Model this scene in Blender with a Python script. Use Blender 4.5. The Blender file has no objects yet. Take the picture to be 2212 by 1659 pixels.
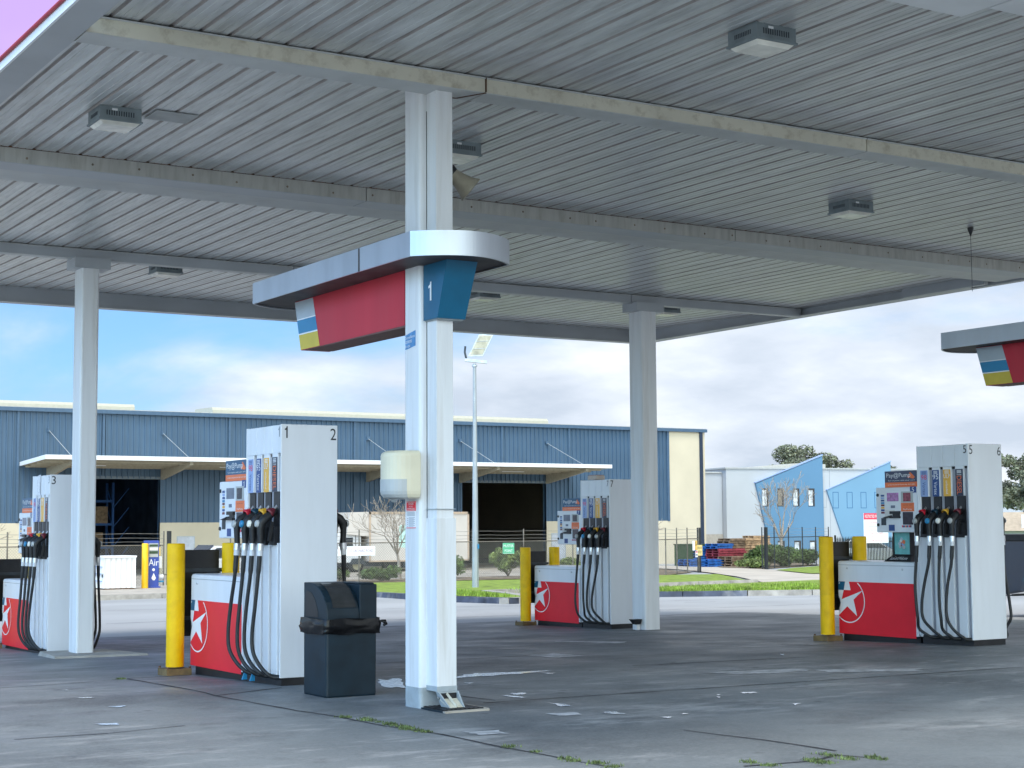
import bpy, bmesh, math, random
from mathutils import Vector, Matrix
from mathutils import noise as mnoise

# ------------------------------------------------------------------ camera, sky, sun, exposure
SC = bpy.context.scene
COL = SC.collection
R = math.radians
bb, pp, rr = R(58.49), R(4.984), R(-0.35)
fwd = Vector((math.cos(bb), math.sin(bb), 0)); rt = Vector((math.sin(bb), -math.cos(bb), 0)); up = Vector((0, 0, 1))
CF = fwd*math.cos(pp) + up*math.sin(pp); U0 = up*math.cos(pp) - fwd*math.sin(pp)
CR = rt*math.cos(rr) + U0*math.sin(rr); CU = U0*math.cos(rr) - rt*math.sin(rr)
cam = bpy.data.objects.new('camera', bpy.data.cameras.new('camera')); COL.objects.link(cam)
cam.data.sensor_width = 36.0; cam.data.lens = 36*3557/2212; cam.data.clip_start = .1; cam.data.clip_end = 3000
m = Matrix((( CR.x, CU.x, -CF.x, 0), (CR.y, CU.y, -CF.y, 0), (CR.z, CU.z, -CF.z, 1.45), (0, 0, 0, 1)))
cam.matrix_world = m
SC.camera = cam
SC.view_settings.view_transform = 'Standard'; SC.view_settings.look = 'None'
SC.view_settings.exposure = 1.4; SC.view_settings.gamma = 1

SUN_EL, SUN_AZ = 62.0, 225.0     # azimuth measured from +X counter-clockwise: where the sun stands
sl = bpy.data.lights.new('sun', 'SUN'); sl.energy = 1.1; sl.angle = R(18); sl.color = (1, .96, .9)
so = bpy.data.objects.new('sun', sl); COL.objects.link(so); so.location = (-20, -20, 60)
sd = Vector((math.cos(R(SUN_EL))*math.cos(R(SUN_AZ)), math.cos(R(SUN_EL))*math.sin(R(SUN_AZ)), math.sin(R(SUN_EL))))
so.rotation_euler = sd.to_track_quat('Z', 'Y').to_euler()

W = bpy.data.worlds.new('World'); SC.world = W; W.use_nodes = True
nt = W.node_tree; nt.nodes.clear()
def N(t, **k):
    n = nt.nodes.new(t)
    for a, b in k.items(): setattr(n, a, b)
    return n
def L(a, b): nt.links.new(a, b)
def val(n, i, v): n.inputs[i].default_value = v
sky = N('ShaderNodeTexSky'); sky.sky_type = 'NISHITA'; sky.sun_disc = False
sky.sun_elevation = R(SUN_EL); sky.sun_rotation = R(90-SUN_AZ); sky.air_density = 1.0; sky.dust_density = 1.2; sky.ozone_density = 1.5
tc = N('ShaderNodeTexCoord')
sep = N('ShaderNodeSeparateXYZ'); L(tc.outputs['Generated'], sep.inputs[0])
zc = N('ShaderNodeMath', operation='MAXIMUM'); L(sep.outputs[2], zc.inputs[0]); val(zc, 1, 0.0)
za = N('ShaderNodeMath', operation='ADD'); L(zc.outputs[0], za.inputs[0]); val(za, 1, .26)
dv = N('ShaderNodeVectorMath', operation='DIVIDE'); L(tc.outputs['Generated'], dv.inputs[0])
cmb = N('ShaderNodeCombineXYZ'); L(za.outputs[0], cmb.inputs[0]); L(za.outputs[0], cmb.inputs[1]); val(cmb, 2, 1)
L(cmb.outputs[0], dv.inputs[1])
mp = N('ShaderNodeMapping'); mp.inputs['Scale'].default_value = (1, 1, .6); mp.inputs['Location'].default_value = (3.1, 1.7, 0); L(dv.outputs[0], mp.inputs[0])
n1 = N('ShaderNodeTexNoise'); L(mp.outputs[0], n1.inputs['Vector']); val(n1, 'Scale', 1.15); val(n1, 'Detail', 7); val(n1, 'Roughness', .56); val(n1, 'Distortion', .25)
n2 = N('ShaderNodeTexNoise'); L(mp.outputs[0], n2.inputs['Vector']); val(n2, 'Scale', 2.3); val(n2, 'Detail', 6); val(n2, 'Roughness', .55)
# more cloud towards the right of the view (+X-ish), open blue towards +Y
dt = N('ShaderNodeVectorMath', operation='DOT_PRODUCT'); L(tc.outputs['Generated'], dt.inputs[0]); dt.inputs[1].default_value = (.853, -.523, 0)
az = N('ShaderNodeMapRange'); L(dt.outputs['Value'], az.inputs[0]); val(az, 1, -.32); val(az, 2, .12); val(az, 3, .0); val(az, 4, .26)
ad = N('ShaderNodeMath', operation='ADD'); L(n1.outputs['Fac'], ad.inputs[0]); L(az.outputs[0], ad.inputs[1])
cm = N('ShaderNodeMapRange'); cm.interpolation_type = 'SMOOTHSTEP'; L(ad.outputs[0], cm.inputs[0]); val(cm, 1, .42); val(cm, 2, .68); val(cm, 3, .0); val(cm, 4, 1)
cr = N('ShaderNodeValToRGB'); L(n2.outputs['Fac'], cr.inputs[0])
cr.color_ramp.elements[0].position = .36; cr.color_ramp.elements[0].color = (2.45, 2.8, 3.3, 1)
cr.color_ramp.elements[1].position = .72; cr.color_ramp.elements[1].color = (4.5, 4.65, 4.8, 1)
e = cr.color_ramp.elements.new(.52); e.color = (3.2, 3.5, 3.95, 1)
# sky colour lifted to the pale blue of a bright humid day
bl = N('ShaderNodeMix', data_type='RGBA'); bl.blend_type = 'MULTIPLY'; val(bl, 0, 1.0)
L(sky.outputs[0], bl.inputs[6]); bl.inputs[7].default_value = (.37, .55, .78, 1)
mx = N('ShaderNodeMix', data_type='RGBA'); L(cm.outputs[0], mx.inputs[0]); L(bl.outputs[2], mx.inputs[6]); L(cr.outputs[0], mx.inputs[7])
# faint lilac cast high up over the open side
dt2 = N('ShaderNodeVectorMath', operation='DOT_PRODUCT'); L(tc.outputs['Generated'], dt2.inputs[0]); dt2.inputs[1].default_value = (.237, .926, .293)
li = N('ShaderNodeMapRange'); li.interpolation_type = 'SMOOTHSTEP'; L(dt2.outputs['Value'], li.inputs[0]); val(li, 1, .986); val(li, 2, .9995); val(li, 3, 0); val(li, 4, .85)
mx2 = N('ShaderNodeMix', data_type='RGBA'); L(li.outputs[0], mx2.inputs[0]); L(mx.outputs[2], mx2.inputs[6]); mx2.inputs[7].default_value = (3.0, 1.95, 3.9, 1)
# glow added to unseen sky behind camera, zenith dimmed, to fill canopy shade
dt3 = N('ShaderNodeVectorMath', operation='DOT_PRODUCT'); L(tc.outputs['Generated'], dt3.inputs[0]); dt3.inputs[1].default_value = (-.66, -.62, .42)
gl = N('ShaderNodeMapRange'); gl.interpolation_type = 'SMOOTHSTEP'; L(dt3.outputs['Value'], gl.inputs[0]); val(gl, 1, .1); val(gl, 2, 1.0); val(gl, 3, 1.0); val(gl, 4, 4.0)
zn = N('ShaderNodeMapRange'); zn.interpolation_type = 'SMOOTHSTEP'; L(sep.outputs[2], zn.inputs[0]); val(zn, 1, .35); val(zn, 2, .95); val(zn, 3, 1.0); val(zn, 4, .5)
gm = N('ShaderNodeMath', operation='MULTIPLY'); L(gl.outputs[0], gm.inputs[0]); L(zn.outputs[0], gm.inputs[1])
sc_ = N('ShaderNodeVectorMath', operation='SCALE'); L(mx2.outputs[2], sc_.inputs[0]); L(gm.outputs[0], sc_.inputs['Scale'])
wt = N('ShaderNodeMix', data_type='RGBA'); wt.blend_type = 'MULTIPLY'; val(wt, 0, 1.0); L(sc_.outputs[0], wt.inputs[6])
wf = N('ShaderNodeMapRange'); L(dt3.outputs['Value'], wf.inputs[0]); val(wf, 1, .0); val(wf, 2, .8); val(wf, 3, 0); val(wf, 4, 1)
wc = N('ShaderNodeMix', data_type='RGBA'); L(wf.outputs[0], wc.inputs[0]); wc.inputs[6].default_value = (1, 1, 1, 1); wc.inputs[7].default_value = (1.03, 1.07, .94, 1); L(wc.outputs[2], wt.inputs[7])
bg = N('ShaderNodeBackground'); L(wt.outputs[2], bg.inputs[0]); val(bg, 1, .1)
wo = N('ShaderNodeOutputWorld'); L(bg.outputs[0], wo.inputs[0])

# ------------------------------------------------------------------ helpers
def h2l(h):
    h = h.lstrip('#'); o = []
    for i in (0, 2, 4):
        v = int(h[i:i+2], 16)/255
        o.append(v/12.92 if v <= .04045 else ((v+.055)/1.055)**2.4)
    return tuple(o)
MATS = {}
def mat(name, col, rough=.5, metal=0, var=.06, scale=6, dirt=0, dirtcol=(.12, .11, .1), dscale=2.5, bump=0, bscale=40, spec=.5, stretch=(1, 1, 1), coat=0):
    """Principled with a procedural tint, optional stains and bump, all in object space."""
    if name in MATS: return MATS[name]
    if isinstance(col, str): col = h2l(col)
    ma = bpy.data.materials.new(name); ma.use_nodes = True
    t = ma.node_tree; p = t.nodes['Principled BSDF']; p.inputs['Roughness'].default_value = rough
    p.inputs['Metallic'].default_value = metal; p.inputs['Specular IOR Level'].default_value = spec
    p.inputs['Coat Weight'].default_value = coat; p.inputs['Coat Roughness'].default_value = .05
    g = t.nodes.new('ShaderNodeNewGeometry')
    mpn = t.nodes.new('ShaderNodeMapping'); mpn.inputs['Scale'].default_value = stretch; t.links.new(g.outputs['Position'], mpn.inputs[0])
    nz = t.nodes.new('ShaderNodeTexNoise'); nz.inputs['Scale'].default_value = scale; nz.inputs['Detail'].default_value = 5
    t.links.new(mpn.outputs[0], nz.inputs['Vector'])
    rp = t.nodes.new('ShaderNodeValToRGB'); t.links.new(nz.outputs['Fac'], rp.inputs[0])
    a = [max(0, c*(1-2.2*var)) for c in col]; b = [min(.95, c*(1+1.6*var)) for c in col]
    rp.color_ramp.elements[0].position = .3; rp.color_ramp.elements[0].color = (*a, 1)
    rp.color_ramp.elements[1].position = .7; rp.color_ramp.elements[1].color = (*b, 1)
    out = rp.outputs[0]
    if dirt:
        n2 = t.nodes.new('ShaderNodeTexNoise'); n2.inputs['Scale'].default_value = dscale; n2.inputs['Detail'].default_value = 8; n2.inputs['Roughness'].default_value = .65
        t.links.new(mpn.outputs[0], n2.inputs['Vector'])
        mr = t.nodes.new('ShaderNodeMapRange'); mr.inputs[1].default_value = .5; mr.inputs[2].default_value = .75; mr.inputs[3].default_value = 0; mr.inputs[4].default_value = dirt
        t.links.new(n2.outputs['Fac'], mr.inputs[0])
        mi = t.nodes.new('ShaderNodeMix'); mi.data_type = 'RGBA'; t.links.new(mr.outputs[0], mi.inputs[0]); t.links.new(out, mi.inputs[6]); mi.inputs[7].default_value = (*dirtcol, 1)
        out = mi.outputs[2]
    t.links.new(out, p.inputs['Base Color'])
    if bump:
        nb = t.nodes.new('ShaderNodeTexNoise'); nb.inputs['Scale'].default_value = bscale; nb.inputs['Detail'].default_value = 4
        t.links.new(mpn.outputs[0], nb.inputs['Vector'])
        bn = t.nodes.new('ShaderNodeBump'); bn.inputs['Strength'].default_value = bump; bn.inputs['Distance'].default_value = .02
        t.links.new(nb.outputs['Fac'], bn.inputs['Height']); t.links.new(bn.outputs[0], p.inputs['Normal'])
    MATS[name] = ma
    return ma

TEXTC = {}
def text_mesh(s):
    if s in TEXTC: return TEXTC[s]
    cu = bpy.data.curves.new('lettering', 'FONT'); cu.body = s; cu.size = 1; cu.resolution_u = 3
    o = bpy.data.objects.new('lettering', cu); COL.objects.link(o)
    dg = bpy.context.evaluated_depsgraph_get(); me = bpy.data.meshes.new_from_object(o.evaluated_get(dg))
    vs = [(v.co.x, v.co.y) for v in me.vertices]; fs = [tuple(p.vertices) for p in me.polygons]
    bpy.data.objects.remove(o); bpy.data.curves.remove(cu); bpy.data.meshes.remove(me)
    x0 = min(v[0] for v in vs); x1 = max(v[0] for v in vs); y0 = min(v[1] for v in vs); y1 = max(v[1] for v in vs)
    TEXTC[s] = ([((x-x0)/(x1-x0), (y-y0)/(y1-y0)) for x, y in vs], fs)
    return TEXTC[s]

ONE = ([(.5, 0), (1, 0), (1, 1), (.62, 1), (.5, .86), (0, .78), (0, .66), (.5, .70)], [(0, 1, 2, 3, 4, 7), (4, 5, 6, 7)])
class MB:
    def __init__(s): s.v = []; s.f = []; s.m = []; s.sm = []; s.mats = []
    def mi(s, m):
        if m not in s.mats: s.mats.append(m)
        return s.mats.index(m)
    def face(s, pts, m, smooth=False):
        b = len(s.v); s.v += [tuple(p) for p in pts]; s.f.append(tuple(range(b, b+len(pts)))); s.m.append(s.mi(m)); s.sm.append(smooth)
    def mesh(s, vs, fs, m, smooth=False):
        b = len(s.v); k = s.mi(m); s.v += [tuple(p) for p in vs]
        for f in fs: s.f.append(tuple(b+i for i in f)); s.m.append(k); s.sm.append(smooth)
    def box(s, x0, y0, z0, x1, y1, z1, m):
        v = [(x0, y0, z0), (x1, y0, z0), (x1, y1, z0), (x0, y1, z0), (x0, y0, z1), (x1, y0, z1), (x1, y1, z1), (x0, y1, z1)]
        s.mesh(v, [(0, 3, 2, 1), (4, 5, 6, 7), (0, 1, 5, 4), (1, 2, 6, 5), (2, 3, 7, 6), (3, 0, 4, 7)], m)
    def hexa(s, lo, hi, m):
        v = list(lo)+list(hi); n = len(lo)
        f = [tuple(reversed(range(n))), tuple(range(n, 2*n))]+[(i, (i+1) % n, n+(i+1) % n, n+i) for i in range(n)]
        s.mesh(v, f, m)
    def bar(s, p, q, w, d, m, upv=(0, 0, 1)):
        p = Vector(p); q = Vector(q); a = (q-p).normalized(); u = Vector(upv)
        if abs(a.dot(u)) > .98: u = Vector((1, 0, 0))
        b = a.cross(u).normalized()*w/2; c = b.cross(a).normalized()*d/2
        s.hexa([p-b-c, p+b-c, p+b+c, p-b+c], [q-b-c, q+b-c, q+b+c, q-b+c], m)
    def cyl(s, p, q, r0, r1, m, n=14, cap=True, smooth=True):
        s.tube([p, q], [r0, r1], m, n, cap, smooth)
    def tube(s, pts, r, m, n=8, cap=True, smooth=True):
        pts = [Vector(p) for p in pts]; k = len(pts); rs = r if isinstance(r, (list, tuple)) else [r]*k
        vs = []; ref = None
        for i, p in enumerate(pts):
            t = (pts[min(i+1, k-1)]-pts[max(i-1, 0)]).normalized()
            if ref is None:
                ref = Vector((0, 0, 1)) if abs(t.z) < .9 else Vector((1, 0, 0))
            a = (ref - t*ref.dot(t)).normalized(); b = t.cross(a); ref = a
            for j in range(n):
                an = 2*math.pi*j/n; vs.append(p+(a*math.cos(an)+b*math.sin(an))*rs[i])
        fs = [(i*n+j, i*n+(j+1) % n, (i+1)*n+(j+1) % n, (i+1)*n+j) for i in range(k-1) for j in range(n)]
        s.mesh(vs, fs, m, smooth)
        if cap:
            s.face([vs[j] for j in reversed(range(n))], m); s.face([vs[(k-1)*n+j] for j in range(n)], m)
    def lathe(s, base, axis, prof, m, n=20, smooth=True):
        """prof: (radius, distance along axis) pairs"""
        a = Vector(axis).normalized(); base = Vector(base); u = Vector((0, 0, 1)) if abs(a.z) < .9 else Vector((1, 0, 0))
        b = a.cross(u).normalized(); c = a.cross(b)
        vs = [base+a*h+(b*math.cos(2*math.pi*j/n)+c*math.sin(2*math.pi*j/n))*r for r, h in prof for j in range(n)]
        fs = [(i*n+j, i*n+(j+1) % n, (i+1)*n+(j+1) % n, (i+1)*n+j) for i in range(len(prof)-1) for j in range(n)]
        s.mesh(vs, fs, m, smooth)
    def text(s, st, o, ux, uy, w, h, m, align='c'):
        """lettering fitted into w x h; o = centre ('c') or lower left ('l')"""
        vs, fs = ONE if st == '1' else text_mesh(st); o = Vector(o); ux = Vector(ux); uy = Vector(uy)
        if align == 'c': o = o-ux*w/2-uy*h/2
        s.mesh([o+ux*(x*w)+uy*(y*h) for x, y in vs], fs, m)
    def build(s, name, parent=None, loc=(0, 0, 0), bev=0, rotz=0, local=False):
        me = bpy.data.meshes.new(name); l = Vector((0, 0, 0)) if local else Vector(loc)
        me.from_pydata([tuple(Vector(v)-l) for v in s.v], [], s.f)
        for m_ in s.mats: me.materials.append(m_)
        me.polygons.foreach_set('material_index', s.m); me.polygons.foreach_set('use_smooth', s.sm); me.update()
        o = bpy.data.objects.new(name, me); COL.objects.link(o); o.location = loc; o.rotation_euler = (0, 0, rotz)
        if parent: o.parent = parent
        if bev:
            b = o.modifiers.new('edge', 'BEVEL'); b.width = bev; b.segments = 2; b.limit_method = 'ANGLE'; b.angle_limit = R(50)
        return o
def tag(o, label, cat, group=None):
    o['label'] = label; o['category'] = cat
    if group: o['group'] = group
    return o
def thing(name, label, cat, loc=(0, 0, 0), rotz=0, group=None):
    o = bpy.data.objects.new(name, None); COL.objects.link(o); o.location = loc; o.rotation_euler = (0, 0, rotz); o.empty_display_size = .2
    return tag(o, label, cat, group)
def struct(o, kind='structure'):
    o['kind'] = kind; return o
def dup(root, loc, rotz=0, label=None, group=None, scale=None):
    r = root.copy(); COL.objects.link(r); r.location = loc; r.rotation_euler = (0, 0, rotz)
    if scale: r.scale = scale
    if label: r['label'] = label
    if group: r['group'] = group
    for ch in list(root.children):
        c = ch.copy(); COL.objects.link(c); c.parent = r
        for g in list(ch.children):
            d = g.copy(); COL.objects.link(d); d.parent = c
    return r
def interp(x, xs, ys):
    if x <= xs[0]: return ys[0]
    for i in range(len(xs)-1):
        if x <= xs[i+1]: return ys[i]+(ys[i+1]-ys[i])*(x-xs[i])/(xs[i+1]-xs[i])
    return ys[-1]
GY = [14.3, 22, 40, 50, 60, 100]; GZ = [0, -.2, -.55, -.72, -.85, -.9]
def gz(y): return interp(y, GY, GZ)
rnd = random.Random(5)

# ------------------------------------------------------------------ materials
WHITE = mat('white_paint', (.72, .73, .74), .38, var=.03, scale=3, dirt=.16, dirtcol=(.42, .40, .36), dscale=2.2, stretch=(1, 1, .35))
PUMPW = mat('pump_white_enamel', (.74, .75, .77), .28, var=.02, scale=2, dirt=.16, dirtcol=(.5, .48, .45), dscale=2.4, stretch=(2, 2, .35))
COLW = mat('column_white_paint', (.74, .745, .75), .4, var=.03, scale=3, dirt=.55, dirtcol=(.43, .39, .33), dscale=2.2, stretch=(3, 3, .2))
PRIMER = mat('grey_primer', (.36, .40, .42), .6, var=.08, dirt=.4, dirtcol=(.2, .18, .15), dscale=8)
CREAMB = mat('cream_beam_paint', (.62, .58, .47), .5, var=.04, scale=2, dirt=.7, dirtcol=(.30, .24, .16), dscale=9)
BEAMG = mat('grey_beam_paint', (.52, .53, .52), .5, var=.05, scale=2, dirt=.3, dirtcol=(.3, .29, .27), dscale=5)
FASCG = mat('grey_fascia', (.42, .44, .46), .45, var=.05, scale=1, dirt=.2, dirtcol=(.3, .3, .3))
RED = mat('red_enamel', (.80, .02, .035), .4, var=.04, scale=2, spec=.25)
REDS = mat('red_sign_face', (.52, .03, .05), .42, var=.06, scale=1.5, spec=.3, dirt=.35, dirtcol=(.38, .06, .07), dscale=3, stretch=(1.5, 1.5, .3))
SIGNW = mat('sign_white', (.8, .8, .8), .4, var=.01)
SIGNG = mat('sign_grey', (.42, .47, .52), .4, var=.02)
TEAL = mat('teal_sign', (.0, .105, .205), .35, var=.04)
TEAL2 = mat('blue_stripe', (.02, .22, .42), .35, var=.03)
YELS = mat('yellow_stripe', (.62, .47, .05), .4, var=.03)
SILV = mat('brushed_silver', (.52, .555, .60), .36, .7, var=.06, scale=3, dirt=.25, dirtcol=(.25, .2, .17), dscale=3, stretch=(1, 1, .3))
DARKS = mat('dark_sign_soffit', (.06, .05, .05), .6, var=.2)
BLACK = mat('black_plastic', (.012, .012, .014), .4, var=.2, scale=12)
RUB = mat('black_rubber', (.012, .012, .013), .5, var=.2, scale=20)
DGREY = mat('dark_grey_plastic', (.03, .04, .05), .42, var=.2, scale=8, dirt=.2, dirtcol=(.09, .09, .09), dscale=5)
BINM = mat('bin_plastic', (.006, .017, .026), .45, var=.15, scale=5, dirt=.12, dirtcol=(.03, .045, .055), dscale=3, spec=.35)
BAG = mat('black_bin_bag', (.004, .004, .005), .24, var=.2, spec=.3)
YEL = mat('yellow_paint', (.93, .53, .002), .45, spec=.22, var=.06, scale=5, dirt=.24, dirtcol=(.30, .15, .03), dscale=7)
YELB = mat('bright_yellow_paint', (.85, .50, .01), .4, var=.04)
RUST = mat('rust', (.12, .06, .03), .85, var=.3, scale=30)
POSTG = mat('grey_channel', (.33, .33, .36), .45, .2, var=.06, scale=5)
METAL = mat('bare_metal', (.55, .55, .56), .3, .9, var=.05)
GALV = mat('galvanised_steel', (.48, .52, .56), .45, .6, var=.1, scale=6)
LBLUE = mat('pale_blue_label', (.28, .38, .62), .35, var=.02)
DBLUE = mat('blue_label', (.015, .06, .22), .35, var=.03)
AMBER = mat('amber_label', (.80, .42, .05), .35, var=.03)
NAVY = mat('navy_label', (.02, .03, .06), .35, var=.03)
ORNG = mat('orange_print', (.80, .17, .05), .4, var=.03)
PRINTR = mat('red_print', (.70, .05, .10), .4, var=.02)
PRINTK = mat('black_print', (.015, .015, .02), .5, var=.02)
PRINTG = mat('grey_print', (.25, .27, .3), .5, var=.02)
SCRN = mat('grey_screen', (.16, .18, .24), .12, var=.1, scale=9)
SCRD = mat('dark_screen', (.06, .05, .07), .1, var=.2, scale=9)
SCRP = mat('pink_screen', (.45, .20, .42), .15, var=.2, scale=30)
SCRR = mat('maroon_screen', (.28, .06, .09), .15, var=.2, scale=30)
TEALC = mat('teal_cap', (.006, .04, .065), .4)
HDRB = mat('header_teal_blue', (.018, .095, .19), .35, var=.04)
HDRN = mat('header_slate', (.05, .06, .11), .35, var=.04)
YELC = mat('yellow_cap', (.75, .40, .03), .4)
REDC = mat('red_cap', (.60, .01, .03), .4)
MARC = mat('maroon_cap', (.16, .02, .03), .4)
CREAMP = mat('cream_plastic', (.66, .60, .44), .4, var=.03, scale=4)
GREYP = mat('grey_translucent_plastic', (.42, .43, .42), .35, var=.04)
HORN = mat('aged_horn_plastic', (.34, .31, .24), .5, var=.12, scale=6)
LAMPB = mat('lamp_housing_grey', (.23, .27, .28), .5, .3, var=.1, scale=6)
LENS = mat('lamp_lens', (.80, .77, .68), .25, var=.1, scale=5)
STKB = mat('faded_blue_sticker', (.08, .26, .52), .5, var=.1, scale=20)
MINT = mat('mint_print', (.45, .68, .6), .5)
GREEN = mat('green_sign', (.09, .42, .22), .45)
GRASS = mat('grass_turf', (.20, .275, .03), .9, var=.25, scale=3, dirt=.3, dirtcol=(.25, .30, .05), dscale=.7, bump=1, bscale=15)
BLADE = mat('grass_blade', (.21, .31, .035), .8, var=.3, scale=3)
WEED = mat('weed_leaf', (.11, .15, .05), .8, var=.35, scale=20)
KERB = mat('kerb_concrete', (.36, .33, .29), .85, var=.15, scale=3, dirt=.5, dirtcol=(.13, .12, .11), dscale=2, bump=.4)
KERBB = mat('kerb_blue_black_paint', (.05, .06, .09), .6, var=.3, scale=2, dirt=.75, dirtcol=(.34, .33, .32), dscale=1.1)
PATH = mat('path_concrete', (.42, .37, .31), .85, var=.1, scale=2, dirt=.2)
DRIVE = mat('driveway_concrete', (.47, .41, .34), .85, var=.08, scale=.7, dirt=.2, dirtcol=(.3, .26, .22))
EARTH = mat('dry_mulch', (.20, .15, .10), .95, var=.3, scale=3, bump=.6)
BWALL = mat('blue_steel_cladding', (.068, .125, .198), .42, .1, var=.05, scale=.5)
BTRIM = mat('blue_steel_trim', (.062, .115, .185), .4, var=.05)
DTRIM = mat('dark_steel_trim', (.015, .03, .06), .5)
CREAM = mat('cream_tilt_panel', (.62, .54, .40), .75, var=.03, scale=.5, dirt=.15, dirtcol=(.42, .36, .27), dscale=.7)
ROOFC = mat('pale_roof_sheet', (.45, .44, .40), .5, var=.04)
VENT = mat('ridge_vent_sheet', (.44, .42, .34), .5, var=.03)
AWNU = mat('awning_underside', (.40, .36, .28), .6, var=.06)
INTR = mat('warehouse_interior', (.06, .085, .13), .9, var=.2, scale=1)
RACKB = mat('rack_blue', (.03, .12, .36), .5)
CARTON = mat('carton_board', (.34, .24, .15), .85, var=.2)
DOORW = mat('pale_door', (.55, .57, .62), .5)
BGREY = mat('pale_grey_render', (.43, .45, .47), .75, var=.02, scale=.4)
BGREY2 = mat('mid_grey_render', (.42, .44, .47), .75, var=.02, scale=.4)
BBLUE1 = mat('blue_render', (.095, .215, .34), .6, var=.02, scale=.4)
BBLUE2 = mat('light_blue_render', (.15, .295, .42), .6, var=.02, scale=.4)
WINF = mat('dark_window_frame', (.03, .03, .035), .4)
WING = mat('window_glass', (.62, .66, .68), .06, .0, var=.25, scale=3, spec=.9)
WINB = mat('window_blind_brown', (.2, .17, .13), .2)
FPOST = mat('fence_post_steel', (.17, .15, .12), .6, .3, var=.15)
FDARK = mat('dark_fence_steel', (.025, .028, .032), .5, .2, var=.1)
WIRE = mat('fence_wire', (.24, .23, .21), .5, .3, var=.1)
BARK = mat('pale_bark', (.36, .30, .24), .9, var=.2, scale=12)
BARKD = mat('dark_bark', (.15, .12, .09), .9, var=.2, scale=8)
LEAF = mat('gum_leaf', (.17, .18, .11), .7, var=.42, scale=1.6)
LEAFS = mat('shrub_leaf', (.075, .12, .025), .7, var=.4, scale=2)
LEAFY = mat('pale_shrub_leaf', (.15, .19, .05), .7, var=.4, scale=2)
WOOD = mat('raw_timber', (.42, .27, .15), .8, var=.25, scale=4)
WOODO = mat('weathered_timber', (.20, .13, .08), .85, var=.25, scale=4)
PALB = mat('blue_pallet_paint', (.015, .10, .33), .6, var=.2, scale=4)
PALR = mat('red_pallet_paint', (.26, .035, .05), .6, var=.2, scale=4)
CARB = mat('dark_blue_car_paint', (.008, .02, .045), .15, .0, var=.02, coat=.8)
CARW = mat('white_car_paint', (.60, .60, .60), .2, var=.01, coat=.6)
GLASS = mat('car_glass', (.02, .025, .03), .04, var=.1, spec=.8)
TYRE = mat('tyre_rubber', (.015, .015, .015), .8, var=.1)
RIM = mat('alloy_rim', (.4, .4, .42), .3, .8)
TRUCKW = mat('truck_box_white', (.56, .51, .46), .5, var=.05, scale=.8, dirt=.25, dirtcol=(.5, .42, .36), dscale=1)
LAMPR = mat('red_lamp', (.5, .02, .02), .2)
LAMPC = mat('clear_lamp', (.7, .7, .7), .1)
ELEC = mat('green_cabinet', (.035, .07, .03), .6)

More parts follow.
